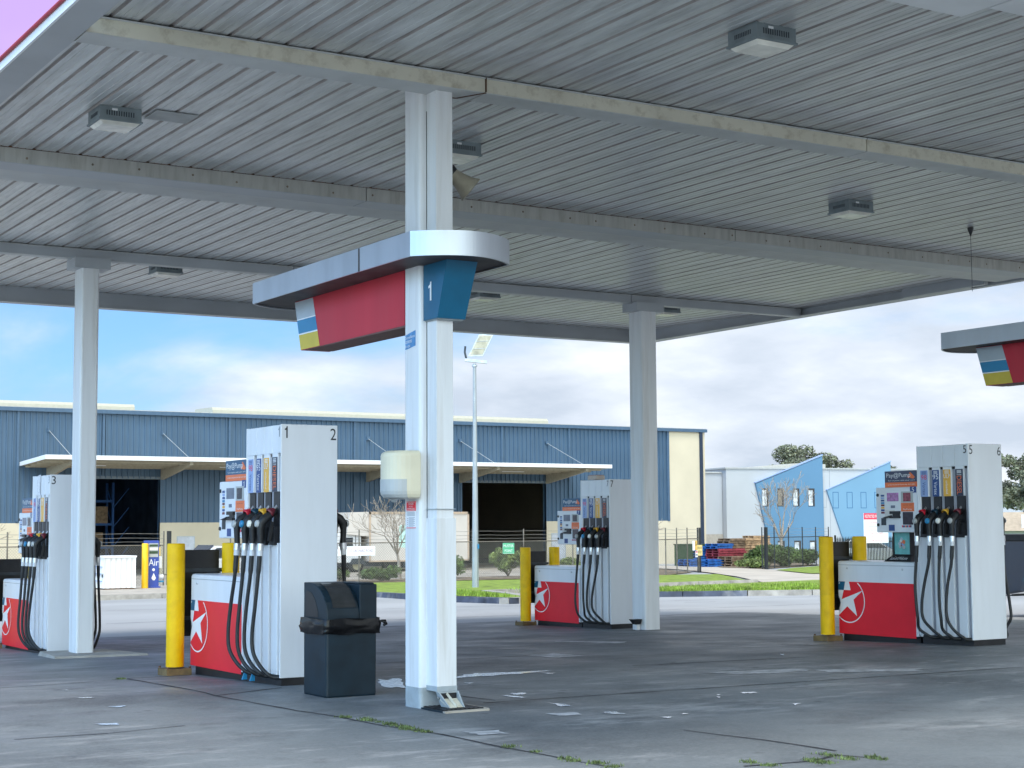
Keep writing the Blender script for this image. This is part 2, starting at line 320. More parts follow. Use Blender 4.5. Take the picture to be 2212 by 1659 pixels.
def ground_mats():
    # forecourt slab: dark traffic-stained concrete, pale scuffs, damp sheen
    ma = bpy.data.materials.new('stained_forecourt_concrete'); ma.use_nodes = True; t = ma.node_tree; p = t.nodes['Principled BSDF']
    g = t.nodes.new('ShaderNodeNewGeometry')
    def noise(sc, de=6, ro=.6, st=(1, 1, 1), rot=0, loc=(0, 0, 0)):
        mpn = t.nodes.new('ShaderNodeMapping'); mpn.inputs['Scale'].default_value = st; mpn.inputs['Rotation'].default_value = (0, 0, rot); mpn.inputs['Location'].default_value = loc
        t.links.new(g.outputs['Position'], mpn.inputs[0])
        n = t.nodes.new('ShaderNodeTexNoise'); n.inputs['Scale'].default_value = sc; n.inputs['Detail'].default_value = de; n.inputs['Roughness'].default_value = ro
        t.links.new(mpn.outputs[0], n.inputs['Vector']); return n.outputs['Fac']
    def rng(x, a, b, c, d):
        n = t.nodes.new('ShaderNodeMapRange'); n.inputs[1].default_value = a; n.inputs[2].default_value = b; n.inputs[3].default_value = c; n.inputs[4].default_value = d
        t.links.new(x, n.inputs[0]); return n.outputs[0]
    def mixc(f, a, b):
        n = t.nodes.new('ShaderNodeMix'); n.data_type = 'RGBA'; t.links.new(f, n.inputs[0])
        if isinstance(a, tuple): n.inputs[6].default_value = (*a, 1)
        else: t.links.new(a, n.inputs[6])
        if isinstance(b, tuple): n.inputs[7].default_value = (*b, 1)
        else: t.links.new(b, n.inputs[7])
        return n.outputs[2]
    def mul(a, b):
        n = t.nodes.new('ShaderNodeMath'); n.operation = 'MULTIPLY'; t.links.new(a, n.inputs[0]); t.links.new(b, n.inputs[1]); return n.outputs[0]
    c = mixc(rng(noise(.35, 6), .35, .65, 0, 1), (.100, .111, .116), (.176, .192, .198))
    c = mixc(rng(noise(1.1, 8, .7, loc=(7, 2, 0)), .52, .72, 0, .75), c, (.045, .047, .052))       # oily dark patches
    c = mixc(mul(rng(noise(2.2, 8, .72, st=(.55, 1.6, 1), rot=.5), .52, .68, 0, .85), rng(noise(.22, 3, loc=(3, 9, 0)), .42, .58, 0, 1)), c, (.36, .36, .36))  # pale scuffs
    c = mixc(rng(noise(.8, 5, .6, loc=(1, 21, 0)), .64, .78, 0, .18), c, (.16, .12, .11))            # faint rusty cast
    def spot(x, y, ang, sx, sy):      # soft-edged worn area of its own place and size
        mpn = t.nodes.new('ShaderNodeMapping'); mpn.vector_type = 'TEXTURE'; mpn.inputs['Location'].default_value = (x, y, 0); mpn.inputs['Rotation'].default_value = (0, 0, R(ang)); mpn.inputs['Scale'].default_value = (sx, sy, 50)
        t.links.new(g.outputs['Position'], mpn.inputs[0]); ln = t.nodes.new('ShaderNodeVectorMath'); ln.operation = 'LENGTH'; t.links.new(mpn.outputs[0], ln.inputs[0])
        return rng(ln.outputs['Value'], .35, 1.0, 1, 0)
    for (x, y, ang, sx, sy, k) in ((11.3, 12.7, -28, 2.3, .75, .95), (8.2, 10.6, -20, 1.6, .7, .7), (7.2, 10.3, 5, .8, .5, .8), (5.9, 10.2, 80, .8, .4, .7), (4.9, 14.6, 10, 1.2, .4, .6), (13.5, 9.6, -30, 2.2, .6, .55), (9.5, 8.6, -15, 1.8, .5, .5)):
        c = mixc(mul(spot(x, y, ang, sx, sy), rng(noise(3.2, 9, .75, st=(.6, 1.5, 1), rot=R(ang), loc=(x, y, 0)), .44, .64, 0, k)), c, (.40, .40, .40))
    for (x, y, ang, sx, sy, k) in ((4.4, 14.0, 0, 1.3, .8, .75), (14.0, 14.4, -10, 2.2, .9, .7), (10.5, 15.5, 0, 2.5, .8, .6), (5.6, 14.6, 80, 1.6, .5, .5), (12.0, 18.5, 0, 3, 1.0, .5)):
        c = mixc(mul(spot(x, y, ang, sx, sy), rng(noise(2.0, 8, .7, loc=(x, 3, 0)), .34, .62, 0, k)), c, (.048, .050, .055))
    vo = t.nodes.new('ShaderNodeTexVoronoi'); vo.inputs['Scale'].default_value = 2.6; t.links.new(g.outputs['Position'], vo.inputs['Vector'])
    c = mixc(mul(rng(vo.outputs['Distance'], .05, .13, 1, 0), rng(noise(.6, 4, loc=(5, 5, 0)), .46, .56, 0, .75)), c, (.035, .035, .038))   # oil drips
    c = mixc(rng(noise(28, 5, .8), .42, .66, 0, .35), c, (.26, .26, .265))
    c = mixc(rng(noise(34, 5, .8, loc=(2, 8, 0)), .55, .72, 0, .5), c, (.06, .06, .063))
    t.links.new(c, p.inputs['Base Color'])
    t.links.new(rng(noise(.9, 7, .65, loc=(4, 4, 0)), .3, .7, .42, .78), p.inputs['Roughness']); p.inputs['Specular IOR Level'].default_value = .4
    bn = t.nodes.new('ShaderNodeBump'); bn.inputs['Strength'].default_value = .25; bn.inputs['Distance'].default_value = .01
    t.links.new(noise(60, 4, .7), bn.inputs['Height']); t.links.new(bn.outputs[0], p.inputs['Normal'])
    return ma
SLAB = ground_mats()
ROAD = mat('pale_yard_concrete', (.345, .345, .345), .8, var=.08, scale=.2, dirt=.15, dirtcol=(.25, .25, .25), dscale=.25, bump=.25, bscale=30)
JOINT = mat('joint_filler', (.03, .03, .035), .9, var=.3, scale=5)
PUDM = mat('fleck_and_glint_white', (.62, .64, .67), .12, var=.15, scale=9, dirt=.85, dirtcol=(.2, .21, .22), dscale=22, spec=.6)  # pale base paints the sky's reflection on wet patches; small flecks are white
SCUFF = mat('chalky_residue', (.46, .46, .47), .7, var=.2, scale=8, dirt=.7, dirtcol=(.16, .16, .17), dscale=10)

# ------------------------------------------------------------------ the ground
def gsheet(name, poly_x0, poly_x1, ys, m, dz=0.0):
    b = MB(); k = len(ys)
    vs = [(x, y, gz(y)+dz) for y in ys for x in (poly_x0, poly_x1)]
    b.mesh(vs, [(2*i, 2*i+1, 2*i+3, 2*i+2) for i in range(k-1)], m)
    return struct(b.build(name))
gsheet('ground', -500, 800, [-120, 0, 14.3, 18, 22, 30, 40, 50, 60, 80, 100, 200, 900], ROAD)
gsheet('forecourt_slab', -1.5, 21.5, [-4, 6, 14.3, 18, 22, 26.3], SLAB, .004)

def line_strip(b, pts, w, m, dz):
    for (x0, y0), (x1, y1) in zip(pts, pts[1:]):
        d = Vector((x1-x0, y1-y0)); n = max(1, int(d.length/.25)); nn = Vector((-d.y, d.x)).normalized()*w/2
        pr = None
        for i in range(n+1):
            x = x0+(x1-x0)*i/n; y = y0+(y1-y0)*i/n; k = .55+.9*rnd.random(); jx = (rnd.random()-.5)*w*.7
            a = (x+nn.x*k+jx, y+nn.y*k, gz(y)+dz); c = (x-nn.x*k+jx, y-nn.y*k, gz(y)+dz)
            if pr: b.face([pr[0], a, c, pr[1]], m)
            pr = (a, c)
b = MB()
JT = [[(5.46, 16.39), (5.42, 14.9), (5.38, 13.75), (5.47, 12.29), (5.57, 11.63), (5.6, 10.9), (5.70, 10.29), (5.71, 9.36), (5.77, 8.35)],
      [(3.6, 15.95), (4.81, 16.17), (5.46, 16.39), (8.45, 16.67), (10.37, 16.63), (10.85, 16.03)], [(7.1, 12.63), (7.19, 12.02)],
      [(5.38, 13.75), (6.15, 14.1)], [(10.55, 20.78), (10.7, 19.34), (11.08, 17.57)], [(10.14, 14.17), (12.5, 13.95)],
      [(13.91, 16.2), (13.95, 14.95)], [(3.11, 11.7), (3.76, 11.67), (4.38, 11.8)], [(7.24, 9.51), (7.36, 8.81), (7.39, 8.09)], [(6.46, 7.89), (6.96, 7.83), (7.27, 7.95), (7.35, 7.73)],
      [(8, 20.8), (10.6, 20.78), (15, 20.5)], [(7, 11.9), (14, 11.7)]]
for j in JT: line_strip(b, j, .022, JOINT, .008)
for j in [[(10.3, 32.2), (12.5, 32.4)], [(13, 40.7), (15, 40.3)], [(3, 26.6), (9.4, 26.4), (20, 26.3)], [(19.4, 34.5), (21, 33.9)], [(24.7, 32.3), (25.5, 32.1)], [(14, 36), (30, 33)], [(12, 29), (26, 28.6)]]:
    line_strip(b, j, .035, JOINT, .004)
struct(b.build('slab_joints'))
def blob(b, pts, m, dz, jit=.6):
    n = len(pts); c = (sum(p[0] for p in pts)/n, sum(p[1] for p in pts)/n); out = []
    for i in range(n):
        p, q = pts[i], pts[(i+1) % n]
        for k in range(4):
            t = k/4; x = p[0]+(q[0]-p[0])*t; y = p[1]+(q[1]-p[1])*t; s = 1+(rnd.random()-.5)*jit
            x = c[0]+(x-c[0])*s; y = c[1]+(y-c[1])*s; out.append((x, y, gz(y)+dz))
    b.face(out, m)
b = MB()
for p in [[(7.25, 14.27), (7.48, 14.23), (7.09, 13.48), (6.97, 13.48), (6.97, 13.74)], [(8.03, 14.25), (8.44, 14.36), (9.02, 14.17), (8.9, 14.04), (8.35, 14.0), (7.85, 13.97)],
          [(7.44, 12.34), (7.53, 12.12), (7.47, 12.05), (7.43, 12.16)], [(7.6, 12.44), (7.71, 12.42), (7.66, 12.3), (7.55, 12.31)], [(7.44, 11.58), (7.49, 11.44), (7.47, 11.25), (7.38, 11.31)],
          [(4.32, 13.39), (4.43, 13.41), (4.47, 13.37), (4.37, 13.3)], [(3.86, 12.27), (4.01, 12.23), (3.99, 12.13), (3.87, 12.17)], [(4.3, 14.26), (4.44, 14.24), (4.44, 14.17), (4.32, 14.18)],
          [(9.27, 11.35), (9.39, 11.32), (9.36, 11.24), (9.24, 11.26)], [(8.99, 11.34), (9.03, 11.31), (8.96, 11.27)], [(8.87, 11.19), (8.9, 11.16), (8.84, 11.1)], [(9.03, 10.41), (9.11, 10.38), (8.98, 10.3)],
          [(7.58, 10.25), (7.69, 10.22), (7.59, 10.15)], [(7.88, 10.36), (7.91, 10.31), (7.83, 10.29)], [(8.91, 14.0), (9.01, 13.9), (8.88, 13.84)], [(7.73, 13.52), (7.82, 13.47), (7.74, 13.4)],
          [(12.43, 14.5), (12.46, 14.45), (12.34, 14.36)], [(4.47, 15.29), (4.55, 15.31), (4.5, 15.21)], [(7.39, 10.76), (7.51, 10.77), (7.49, 10.57), (7.38, 10.6)]]:
    blob(b, p, PUDM, .009)
struct(b.build('puddle_water'))
b = MB()
for p in [[(12.58, 19.55), (13.07, 18.49), (12.75, 18.11), (12.52, 19.34)], [(10.38, 16.61), (10.89, 16.83), (10.82, 16.06), (10.39, 15.98)], [(10.2, 13.1), (11.3, 12.9), (11.2, 12.6), (10.5, 12.7)], [(11.3, 12.7), (12.3, 12.2), (12.1, 12.0), (11.2, 12.4)],
          [(7.0, 10.95), (7.25, 10.9), (7.2, 10.7), (7.0, 10.75)], [(5.9, 10.3), (6.15, 10.25), (6.1, 10.05), (5.9, 10.1)]]:
    blob(b, p, SCUFF, .0075, .3)
struct(b.build('residue_patches'))
# small concrete plinths under the back columns
b = MB(); b.hexa([(6.0, 20.9, -.3), (7.3, 20.75, -.3), (7.1, 22.0, -.3), (6.1, 22.1, -.3)], [(6.05, 20.95, -.14), (7.2, 20.8, -.14), (7.0, 21.95, -.14), (6.15, 22.0, -.14)], KERB)
struct(b.build('column_footing'))

# ------------------------------------------------------------------ verges, kerbs, paths beyond the yard
def patch(name, poly, m, h, kind='structure', skirt=None, sub=1):
    b = MB(); top = [(x, y, gz(y)+h) for x, y in poly]
    b.face(top, m)
    if skirt:
        n = len(poly)
        for i in range(n):
            p, q = poly[i], poly[(i+1) % n]
            b.face([(p[0], p[1], gz(p[1])-.1), (q[0], q[1], gz(q[1])-.1), (q[0], q[1], gz(q[1])+h), (p[0], p[1], gz(p[1])+h)], skirt)
    return struct(b.build(name), kind)
def kerb(name, pts, m, w=.3, h=.14, m2=None, k2=0):
    b = MB()
    for i, ((x0, y0), (x1, y1)) in enumerate(zip(pts, pts[1:])):
        d = Vector((x1-x0, y1-y0, 0)); n = Vector((-d.y, d.x, 0)).normalized()*w
        seg = max(1, int(d.length/2.4))
        for s in range(seg):
            a = Vector((x0, y0, 0))+d*(s/seg)+d.normalized()*.012; c = Vector((x0, y0, 0))+d*((s+1)/seg)-d.normalized()*.012
            lo = [a, c, c+n, a+n]; hi = [a+n*.12, c+n*.12, c+n, a+n]
            b.hexa([(v.x, v.y, gz(v.y)-.1) for v in lo], [(v.x, v.y, gz(v.y)+h) for v in hi], m2 if (m2 and i >= k2) else m)
    return struct(b.build(name))
# left footpath with the air unit
kerb('kerb', [(26.0, 51.4), (22, 51.2), (18.1, 50.93), (8, 50.2), (-10, 49)][::-1], KERB, h=.16)
patch('footpath', [(-10, 49.3), (8, 50.5), (18.1, 51.23), (24.6, 51.6), (24.6, 61.5), (-10, 61.5)], PATH, .16)
# middle grass verge and its painted kerb
kerb('kerb', [(22.9, 50.9), (22.75, 44.76), (21.69, 38.56), (21.70, 35.6)][::-1], KERBB, w=-.3, h=.15)
kerb('kerb', [(21.7, 35.6), (23.0, 36.3), (24.8, 40.3), (26.1, 43.9), (28.4, 45.0), (37.0, 47.5), (40.2, 48.0)], KERB, w=.3, h=.15)
patch('grass_verge', [(22.0, 36.2), (22.9, 36.7), (24.5, 40.5), (25.8, 44.2), (28.1, 45.4), (36.9, 47.9), (39.9, 48.4), (46.8, 58.7), (45.5, 59.6), (36, 58.3), (30, 58.8), (24.7, 59.2), (24.7, 52.0), (23.2, 51), (23.05, 44.7)], GRASS, .145, 'stuff')
# narrow street in front of the right-hand verge
kerb('kerb', [(24.5, 39.6), (27.93, 36.61), (29.27, 35.45), (30.59, 34.3), (36, 29.8)], KERBB, w=.3, h=.15, m2=KERB, k2=2)
patch('grass_strip', [(24.8, 39.8), (28.15, 36.85), (30.8, 34.55), (36.3, 30.0), (45, 33), (44, 44), (40.4, 45.3), (32.8, 43.0), (27, 41)], GRASS, .145, 'stuff')
patch('driveway', [(40.0, 47.5), (46.9, 57.5), (51, 64.8), (53.5, 70.5), (55.5, 80), (58, 80), (57.5, 70), (56.3, 66), (52.8, 59.2), (60, 57), (62, 52), (50, 44), (42, 44.5)], DRIVE, .05)
patch('grass_verge', [(55.4, 64.8), (51.9, 58.2), (60, 52), (95, 64), (95, 72), (66, 71.5), (59, 67.5)], GRASS, .085, 'stuff')
patch('garden_bed', [(24.8, 62.3), (47, 62.8), (51.0, 66.0), (53.5, 72.0), (50, 69.5), (46, 66.8), (24.8, 66.6)], EARTH, .035)
patch('garden_bed', [(57.6, 68.6), (66, 73.3), (70, 80), (62, 78.5), (58.8, 73.5)], EARTH, .035)
patch('warehouse_yard', [(-10, 61.6), (24.7, 61.6), (24.75, 66.7), (46, 66.9), (53.4, 72.2), (56, 84), (70, 84), (70, 90), (-10, 90)], mat('yard_paving', (.33, .29, .24), .85, var=.12, scale=.5, dirt=.3), .02)
# painted bay line near the left footpath
b = MB(); b.face([(19.3, 47.9, gz(47.9)+.006), (21.2, 47.3, gz(47.3)+.006), (21.1, 46.9, gz(46.9)+.006), (19.2, 47.5, gz(47.5)+.006)], SIGNW); struct(b.build('road_marking'))

def blades(name, spots, m, hmin, hmax, n, spread, seed=1, w=.012):
    r = random.Random(seed); b = MB()
    for (x, y, z) in spots:
        for i in range(n):
            px = x+r.gauss(0, spread); py = y+r.gauss(0, spread); h = r.uniform(hmin, hmax); a = r.uniform(0, 6.28); ln = r.uniform(.1, .6)*h
            dx, dy = math.cos(a), math.sin(a); q = w*r.uniform(.6, 1.6)
            b.face([(px-dy*q, py+dx*q, z), (px+dy*q, py-dx*q, z), (px+dx*ln, py+dy*ln, z+h)], m)
    return struct(b.build(name), 'stuff')
sp = []
for i in range(150):
    t = i/149; x = 24.9+t*6.2; y = 39.6-t*5.0
    x += rnd.random()*.5; y += rnd.random()*.6; sp.append((x, y, gz(y)+.14))
for i in range(170):
    t = rnd.random(); s = rnd.random(); x = 25.2+t*11+s*2; y = 39.6-t*6+s*5.5; sp.append((x, y, gz(y)+.14))
for i in range(120):
    t = rnd.random(); x = 22.3+t*1.2+rnd.random()*2*t; y = 36.9+t*8; sp.append((x, y, gz(y)+.14))
blades('grass_tufts', sp, BLADE, .03, .13, 26, .18, 3, .012)
wsp = []
for (x, y), k in (((5.6, 11.68), 3), ((5.66, 11.44), 5), ((5.65, 11.04), 7), ((5.66, 10.69), 9), ((5.67, 10.42), 3), ((5.73, 9.28), 3), ((5.75, 8.77), 4), ((5.79, 8.42), 5), ((6.6, 7.88), 4), ((6.96, 7.83), 7), ((7.2, 7.9), 6), ((7.36, 7.72), 4), ((5.4, 16.4), 2)):
    for q in range(k): wsp.append((x+rnd.uniform(-.03, .03), y+rnd.uniform(-.16, .16), gz(y)+.006))
blades('weeds', wsp, WEED, .006, .022, 40, .024, 9, .005)

# ------------------------------------------------------------------ the canopy
CAN = thing('forecourt_canopy', 'large white steel forecourt canopy on square columns with a ribbed soffit', 'canopy', (11, 16.5, 0))
CL = Vector((11, 16.5, 0))
def cpart(b, name, bev=0):
    for i, v in enumerate(b.v): b.v[i] = tuple(Vector(v)-CL)
    return b.build(name, CAN, (0, 0, 0), bev)
def deck_mat():
    ma = mat('soffit_sheet', (.585, .595, .585), .34, .2, var=.09, scale=2.2, dirt=.6, dirtcol=(.30, .29, .28), dscale=4.5, stretch=(5, .5, 1), bump=.12, bscale=6)
    return ma
DECK = deck_mat(); GROOVE = mat('soffit_rib', (.40, .365, .345), .6, var=.1, stretch=(5, .5, 1))
b = MB(); P = .231; X0 = 8.945-25*P; ZS = 5.185
YS = [(7.5, ZS), (11.55, ZS), (16.3, ZS+.01), (21.5, ZS), (26.25, ZS+.12)]
nrib = int((19.1-X0)/P)+1
for i in range(1, nrib):
    x = X0+i*P; a, g0, g1, c = x+.028, x+.008, x+.02, x+P
    prof = [(x-.003, 0, GROOVE), (x+.004, .017, GROOVE), (x+.03, .017, GROOVE), (x+.037, 0, DECK), (x+.085, 0, DECK), (x+.088, .004, DECK), (x+.094, .004, DECK), (x+.097, 0, DECK), (x+.16, 0, DECK), (x+.163, .004, DECK), (x+.169, .004, DECK), (x+.172, 0, DECK), (x+P-.003, 0, None)]
    dzp = rnd.uniform(-.0025, .0025)
    prof = [(px, pz+(dzp if pm is DECK else 0), pm) for px, pz, pm in prof]
    for (xa, za, m_), (xb, zb, _) in zip(prof, prof[1:]):
        for (ya, z0), (yb, z1) in zip(YS, YS[1:]):
            b.face([(xa, ya, z0+za), (xa, yb, z1+za), (xb, yb, z1+zb), (xb, ya, z0+zb)], m_)
cpart(b, 'soffit_deck')
b = MB(); b.box(3.62, 7.35, 5.36, 19.15, 26.3, 5.48, FASCG); cpart(b, 'roof_sheet')
# beam over the near columns: joints at x=6.75 and 11.1
STUD = mat('rusty_fixing', (.22, .17, .12), .8, var=.3, scale=30)
def beam(y0, y1, z0, z1, xs, mf, mu, name, studs=0, gap=.012):
    b = MB()
    for xa, xb in zip(xs, xs[1:]):
        b.box(xa+gap/2, y0, z0, xb-gap/2, y1, z1, mf)
        b.box(xa+gap/2, y0+.012, z0-.006, xb-gap/2, y1-.012, z0+.003, mu)
        b.box(xa+gap/2, y0-.012, z1-.012, xb-gap/2, y0, z1+.0, BEAMG)
    if studs:
        r = random.Random(int(y0*10)); x = xs[0]+.3
        while x < xs[-1]:
            b.lathe((x, y0-.001, (z0+z1)/2-.02+r.uniform(-.01, .02)), (0, -1, 0), [(.0, .002), (.009, .002), (.013, 0)], STUD, 7); x += r.uniform(.28, .7)*studs
    return cpart(b, name)
beam(11.53, 11.83, 5.05, 5.172, [3.47, 6.83, 11.1, 15.2, 19.0], CREAMB, BEAMG, 'beam', 0)
beam(16.1, 16.46, 5.05, 5.20, [3.47, 8.0, 13.2, 19.0], mat('beam_flashing', (.47, .46, .42), .5, var=.06, scale=3, dirt=.55, dirtcol=(.26, .23, .18), dscale=5, stretch=(4, 1, .5)), FASCG, 'beam', 1.0)
b = MB(); b.box(3.47, 16.465, 5.075, 19.0, 17.08, 5.18, BEAMG); x = 3.6
b.box(3.47, 16.1-.02, 5.19, 19.0, 16.1, 5.205, RUST)
cpart(b, 'box_gutter')
beam(21.43, 21.6, 5.05, 5.175, [3.47, 9.5, 15.4, 19.0], FASCG, BEAMG, 'beam', 0)
b = MB(); b.box(3.5, 26.2, 5.05, 19.1, 26.32, 5.5, FASCG); b.box(3.25, 26.12, 5.05, 19.05, 26.2, 5.06, BEAMG); cpart(b, 'fascia')
b = MB(); b.box(19.05, 7.4, 5.05, 19.17, 26.2, 5.56, FASCG); b.box(18.95, 17.6, 5.05, 19.05, 26.1, 5.062, BEAMG); b.box(18.88, 17.2, 5.05, 18.96, 18.9, 5.25, FASCG); cpart(b, 'fascia')
WEDGE = mat('white_edge_trim', (.78, .79, .8), .35, var=.02, dirt=.25, dirtcol=(.35, .25, .2), dscale=6)
b = MB(); b.box(3.225, 7.36, 5.05, 3.47, 26.2, 5.10, FASCG); b.box(3.205, 7.36, 5.05, 3.225, 26.2, 5.145, WEDGE); b.tube([(3.195, 7.36, 5.13), (3.195, 26.2, 5.13)], .016, mat('dark_red_trim', (.34, .015, .03), .5), 8); cpart(b, 'fascia')
b = MB(); b.box(3.47, 7.4, 5.05, 8.72, 8.08, 5.5, WHITE); b.box(8.745, 7.4, 5.05, 19.0, 7.84, 5.5, WHITE); cpart(b, 'fascia')
# columns: the near-left one carries the downpipe with its boot
def column(x0, y0, x1, y1, zb, zt, primer=.14, pipe=None, collar=False):
    b = MB(); r = .03
    def ring(z): 
        pts = []
        for cx, cy, a0 in ((x0+r, y0+r, 180), (x1-r, y0+r, 270), (x1-r, y1-r, 0), (x0+r, y1-r, 90)):
            for k in range(4): pts.append((cx+r*math.cos(R(a0+30*k)), cy+r*math.sin(R(a0+30*k)), z))
        return pts
    b.hexa(ring(zb+primer), ring(zt), COLW)
    b.hexa(ring(zb-.05), ring(zb+primer), PRIMER if pipe else COLW)
    c = cpart(b, 'column')
    if collar:
        b = MB(); b.box(x0-.1, y0-.02, zt-.14, x1+.14, y1+.02, zt+.002, FASCG)
        for i, v in enumerate(b.v): b.v[i] = tuple(Vector(v)-CL)
        b.build('head_plate', c, (0, 0, 0))
    return c
c0 = column(6.36, 11.82, 6.64, 12.09, 0, 5.18, .17, True)
def sub(b, name, par, bev=0):
    for i, v in enumerate(b.v): b.v[i] = tuple(Vector(v)-CL)
    return b.build(name, par, (0, 0, 0), bev)
b = MB(); b.box(6.43, 11.66, 1.52, 6.585, 11.822, 5.06, COLW); b.box(6.42, 11.645, .19, 6.60, 11.823, 1.53, COLW); b.box(6.415, 11.64, 1.60, 6.598, 11.823, 1.605, PRIMER); b.box(6.418, 11.64, .15, 6.603, 11.823, .19, PRIMER)
b.box(6.424, 11.8155, .5, 6.431, 11.8195, 4.9, mat('open_seam', (.1, .1, .11), .8))
sub(b, 'downpipe', c0, .004)
b = MB()   # splayed, split outlet boot over the drain grate
b.hexa([(6.47, 11.53, .03), (6.60, 11.53, .03), (6.605, 11.545, .03), (6.465, 11.545, .03)], [(6.43, 11.655, .105), (6.595, 11.655, .105), (6.595, 11.665, .105), (6.43, 11.665, .105)], CREAMB)
b.hexa([(6.465, 11.52, .03), (6.475, 11.52, .03), (6.475, 11.66, .03), (6.465, 11.66, .03)], [(6.418, 11.62, .15), (6.43, 11.62, .15), (6.43, 11.66, .15), (6.418, 11.66, .15)], PRIMER)
b.hexa([(6.595, 11.52, .03), (6.605, 11.52, .03), (6.605, 11.66, .03), (6.595, 11.66, .03)], [(6.593, 11.62, .15), (6.604, 11.62, .15), (6.604, 11.66, .15), (6.593, 11.66, .15)], PRIMER)
b.bar((6.535, 11.525, .035), (6.50, 11.63, .135), .006, .02, CREAMB); b.box(6.43, 11.625, .138, 6.595, 11.64, .15, PRIMER); b.box(6.432, 11.634, .085, 6.592, 11.639, .137, BLACK)  # black sheet paints the shade inside the boot mouth
sub(b, 'outlet_boot', c0)
r = random.Random(3)   # flaked paint and old bracket scars
for (x, z, w, h) in ((6.605, 4.34, .028, .2), (6.59, 4.36, .02, .06), (6.62, 4.17, .03, .035), (6.595, 4.175, .015, .012), (6.612, 4.43, .012, .012), (6.63, 4.05, .01, .01), (6.6, 4.26, .03, .05)):
    b = MB(); b.face([(x-w/2, 11.8185, z-h/2), (x+w*.3, 11.8185, z-h*.46), (x+w/2, 11.8185, z-h*.1), (x+w*.4, 11.8185, z+h*.5), (x-w*.2, 11.8185, z+h*.4), (x-w*.5, 11.8185, z+h*.45)], RUST); sub(b, 'paint_scar', c0)
column(15.0, 11.62, 15.28, 11.89, 0, 5.18, .17, True)
column(6.44, 21.38, 6.68, 21.72, -.25, 5.055, .1, None, True)
column(15.53, 21.34, 15.83, 21.7, -.25, 5.055, .1, None, True)

# beam crack over the column
b = MB(); 
for p, q in (((6.83, 11.525, 5.17), (6.83, 11.525, 5.05)), ((6.83, 11.53, 5.043), (6.70, 11.80, 5.043)), ((6.70, 11.8, 5.043), (6.52, 11.82, 5.043))): b.bar(p, q, .022, .004, RUST)
cpart(b, 'joint_stain')

# ceiling lights
lt = thing('ceiling_light', 'x', 'light', (8.0, 9.4, 5.0))
b = MB(); b.box(-.19, -.17, .075, .19, .17, .19, LAMPB)
for i in range(12): b.box(-.13+i*.022, -.1725, .105, -.12+i*.022, -.17, .15, DGREY)
for i in range(10): b.box(-.192, -.1+i*.02, .11, -.19, -.09+i*.02, .145, DGREY)
b.box(-.2, -.18, 0.06, .2, .18, .076, LAMPB); b.box(-.08, -.172, .15, -.03, -.17, .17, SIGNW); b.build('housing', lt, bev=.004)
b = MB(); b.hexa([(-.15, -.13, .03), (.15, -.13, .03), (.15, .13, .03), (-.15, .13, .03)], [(-.18, -.16, .06), (.18, -.16, .06), (.18, .16, .06), (-.18, .16, .06)], LENS); b.build('lens', lt, bev=.003)
GL = 'box lights under the canopy soffit'
lt['group'] = GL; lt['label'] = 'large box light with yellowed lens, nearest under the canopy at upper right'
dup(lt, (4.55, 14.2, 5.0), 0, 'box light at far left of the soffit, next to a bare sheet patch', GL)
dup(lt, (13.25, 14.05, 5.0), 0, 'box light near the thin hanging rod, right of the loudspeaker', GL)
dup(lt, (7.95, 22.4, 5.02), 0, 'small distant ceiling light between left column and silver numbered sign', GL)
dup(lt, (13.2, 22.35, 5.02), 0, 'distant ceiling light just right of the blue number box', GL)
dup(lt, (16.85, 22.45, 5.02), 0, 'distant ceiling light just right of the right back column', GL)
dup(lt, (7.83, 13.8, 5.0), 0, 'ceiling light half hidden behind the horn loudspeaker', GL)
b = MB(); b.box(4.85, 13.95, 5.181, 5.25, 14.3, 5.184, mat('bare_sheet', (.40, .41, .40), .5)); tag(b.build('cover_plate', None, (5.15, 14.15, 5.17)), 'flat grey blanking plate on soffit beside the left box light', 'plate')
# hanging rod
b = MB(); b.lathe((15.7, 14.5, 5.19), (0, 0, -1), [(.04, 0), (.036, .03), (.016, .08), (.004, .11)], BLACK, 10); b.cyl((15.7, 14.5, 5.09), (15.7, 14.5, 4.38), .0035, .0035, DGREY, 6)
tag(b.build('hanging_rod', None, (15.7, 14.5, 5.19)), 'thin dark rod hanging from a black cup under the soffit', 'rod')
# horn loudspeaker on the near column
ax = (rt*.75+Vector((0, 0, -.62))+fwd*.12).normalized(); hb = Vector((6.70, 12.02, 4.50))
ho = thing('horn_loudspeaker', 'aged cream horn loudspeaker pointing down from the near column', 'loudspeaker', hb)
b = MB(); b.lathe(ax*.09, ax, [(.055, 0), (.058, .02), (.068, .08), (.092, .16), (.118, .205), (.122, .215), (.118, .216), (.06, .1), (.01, .06)], HORN, 24); b.build('horn_bell', ho)
b = MB(); b.lathe(-ax*.04, ax, [(.0, 0), (.05, .005), (.066, .03), (.068, .1), (.06, .14), (.05, .15)], BLACK, 18); b.build('driver', ho)
b = MB(); b.bar((-.06, -.02, .02), (.02, 0, .0), .05, .03, BLACK); b.tube([(0, 0, .06), (.03, -.02, .1), (.0, .0, .12), (-.05, 0, .11)], .006, BLACK, 6); b.build('bracket', ho)

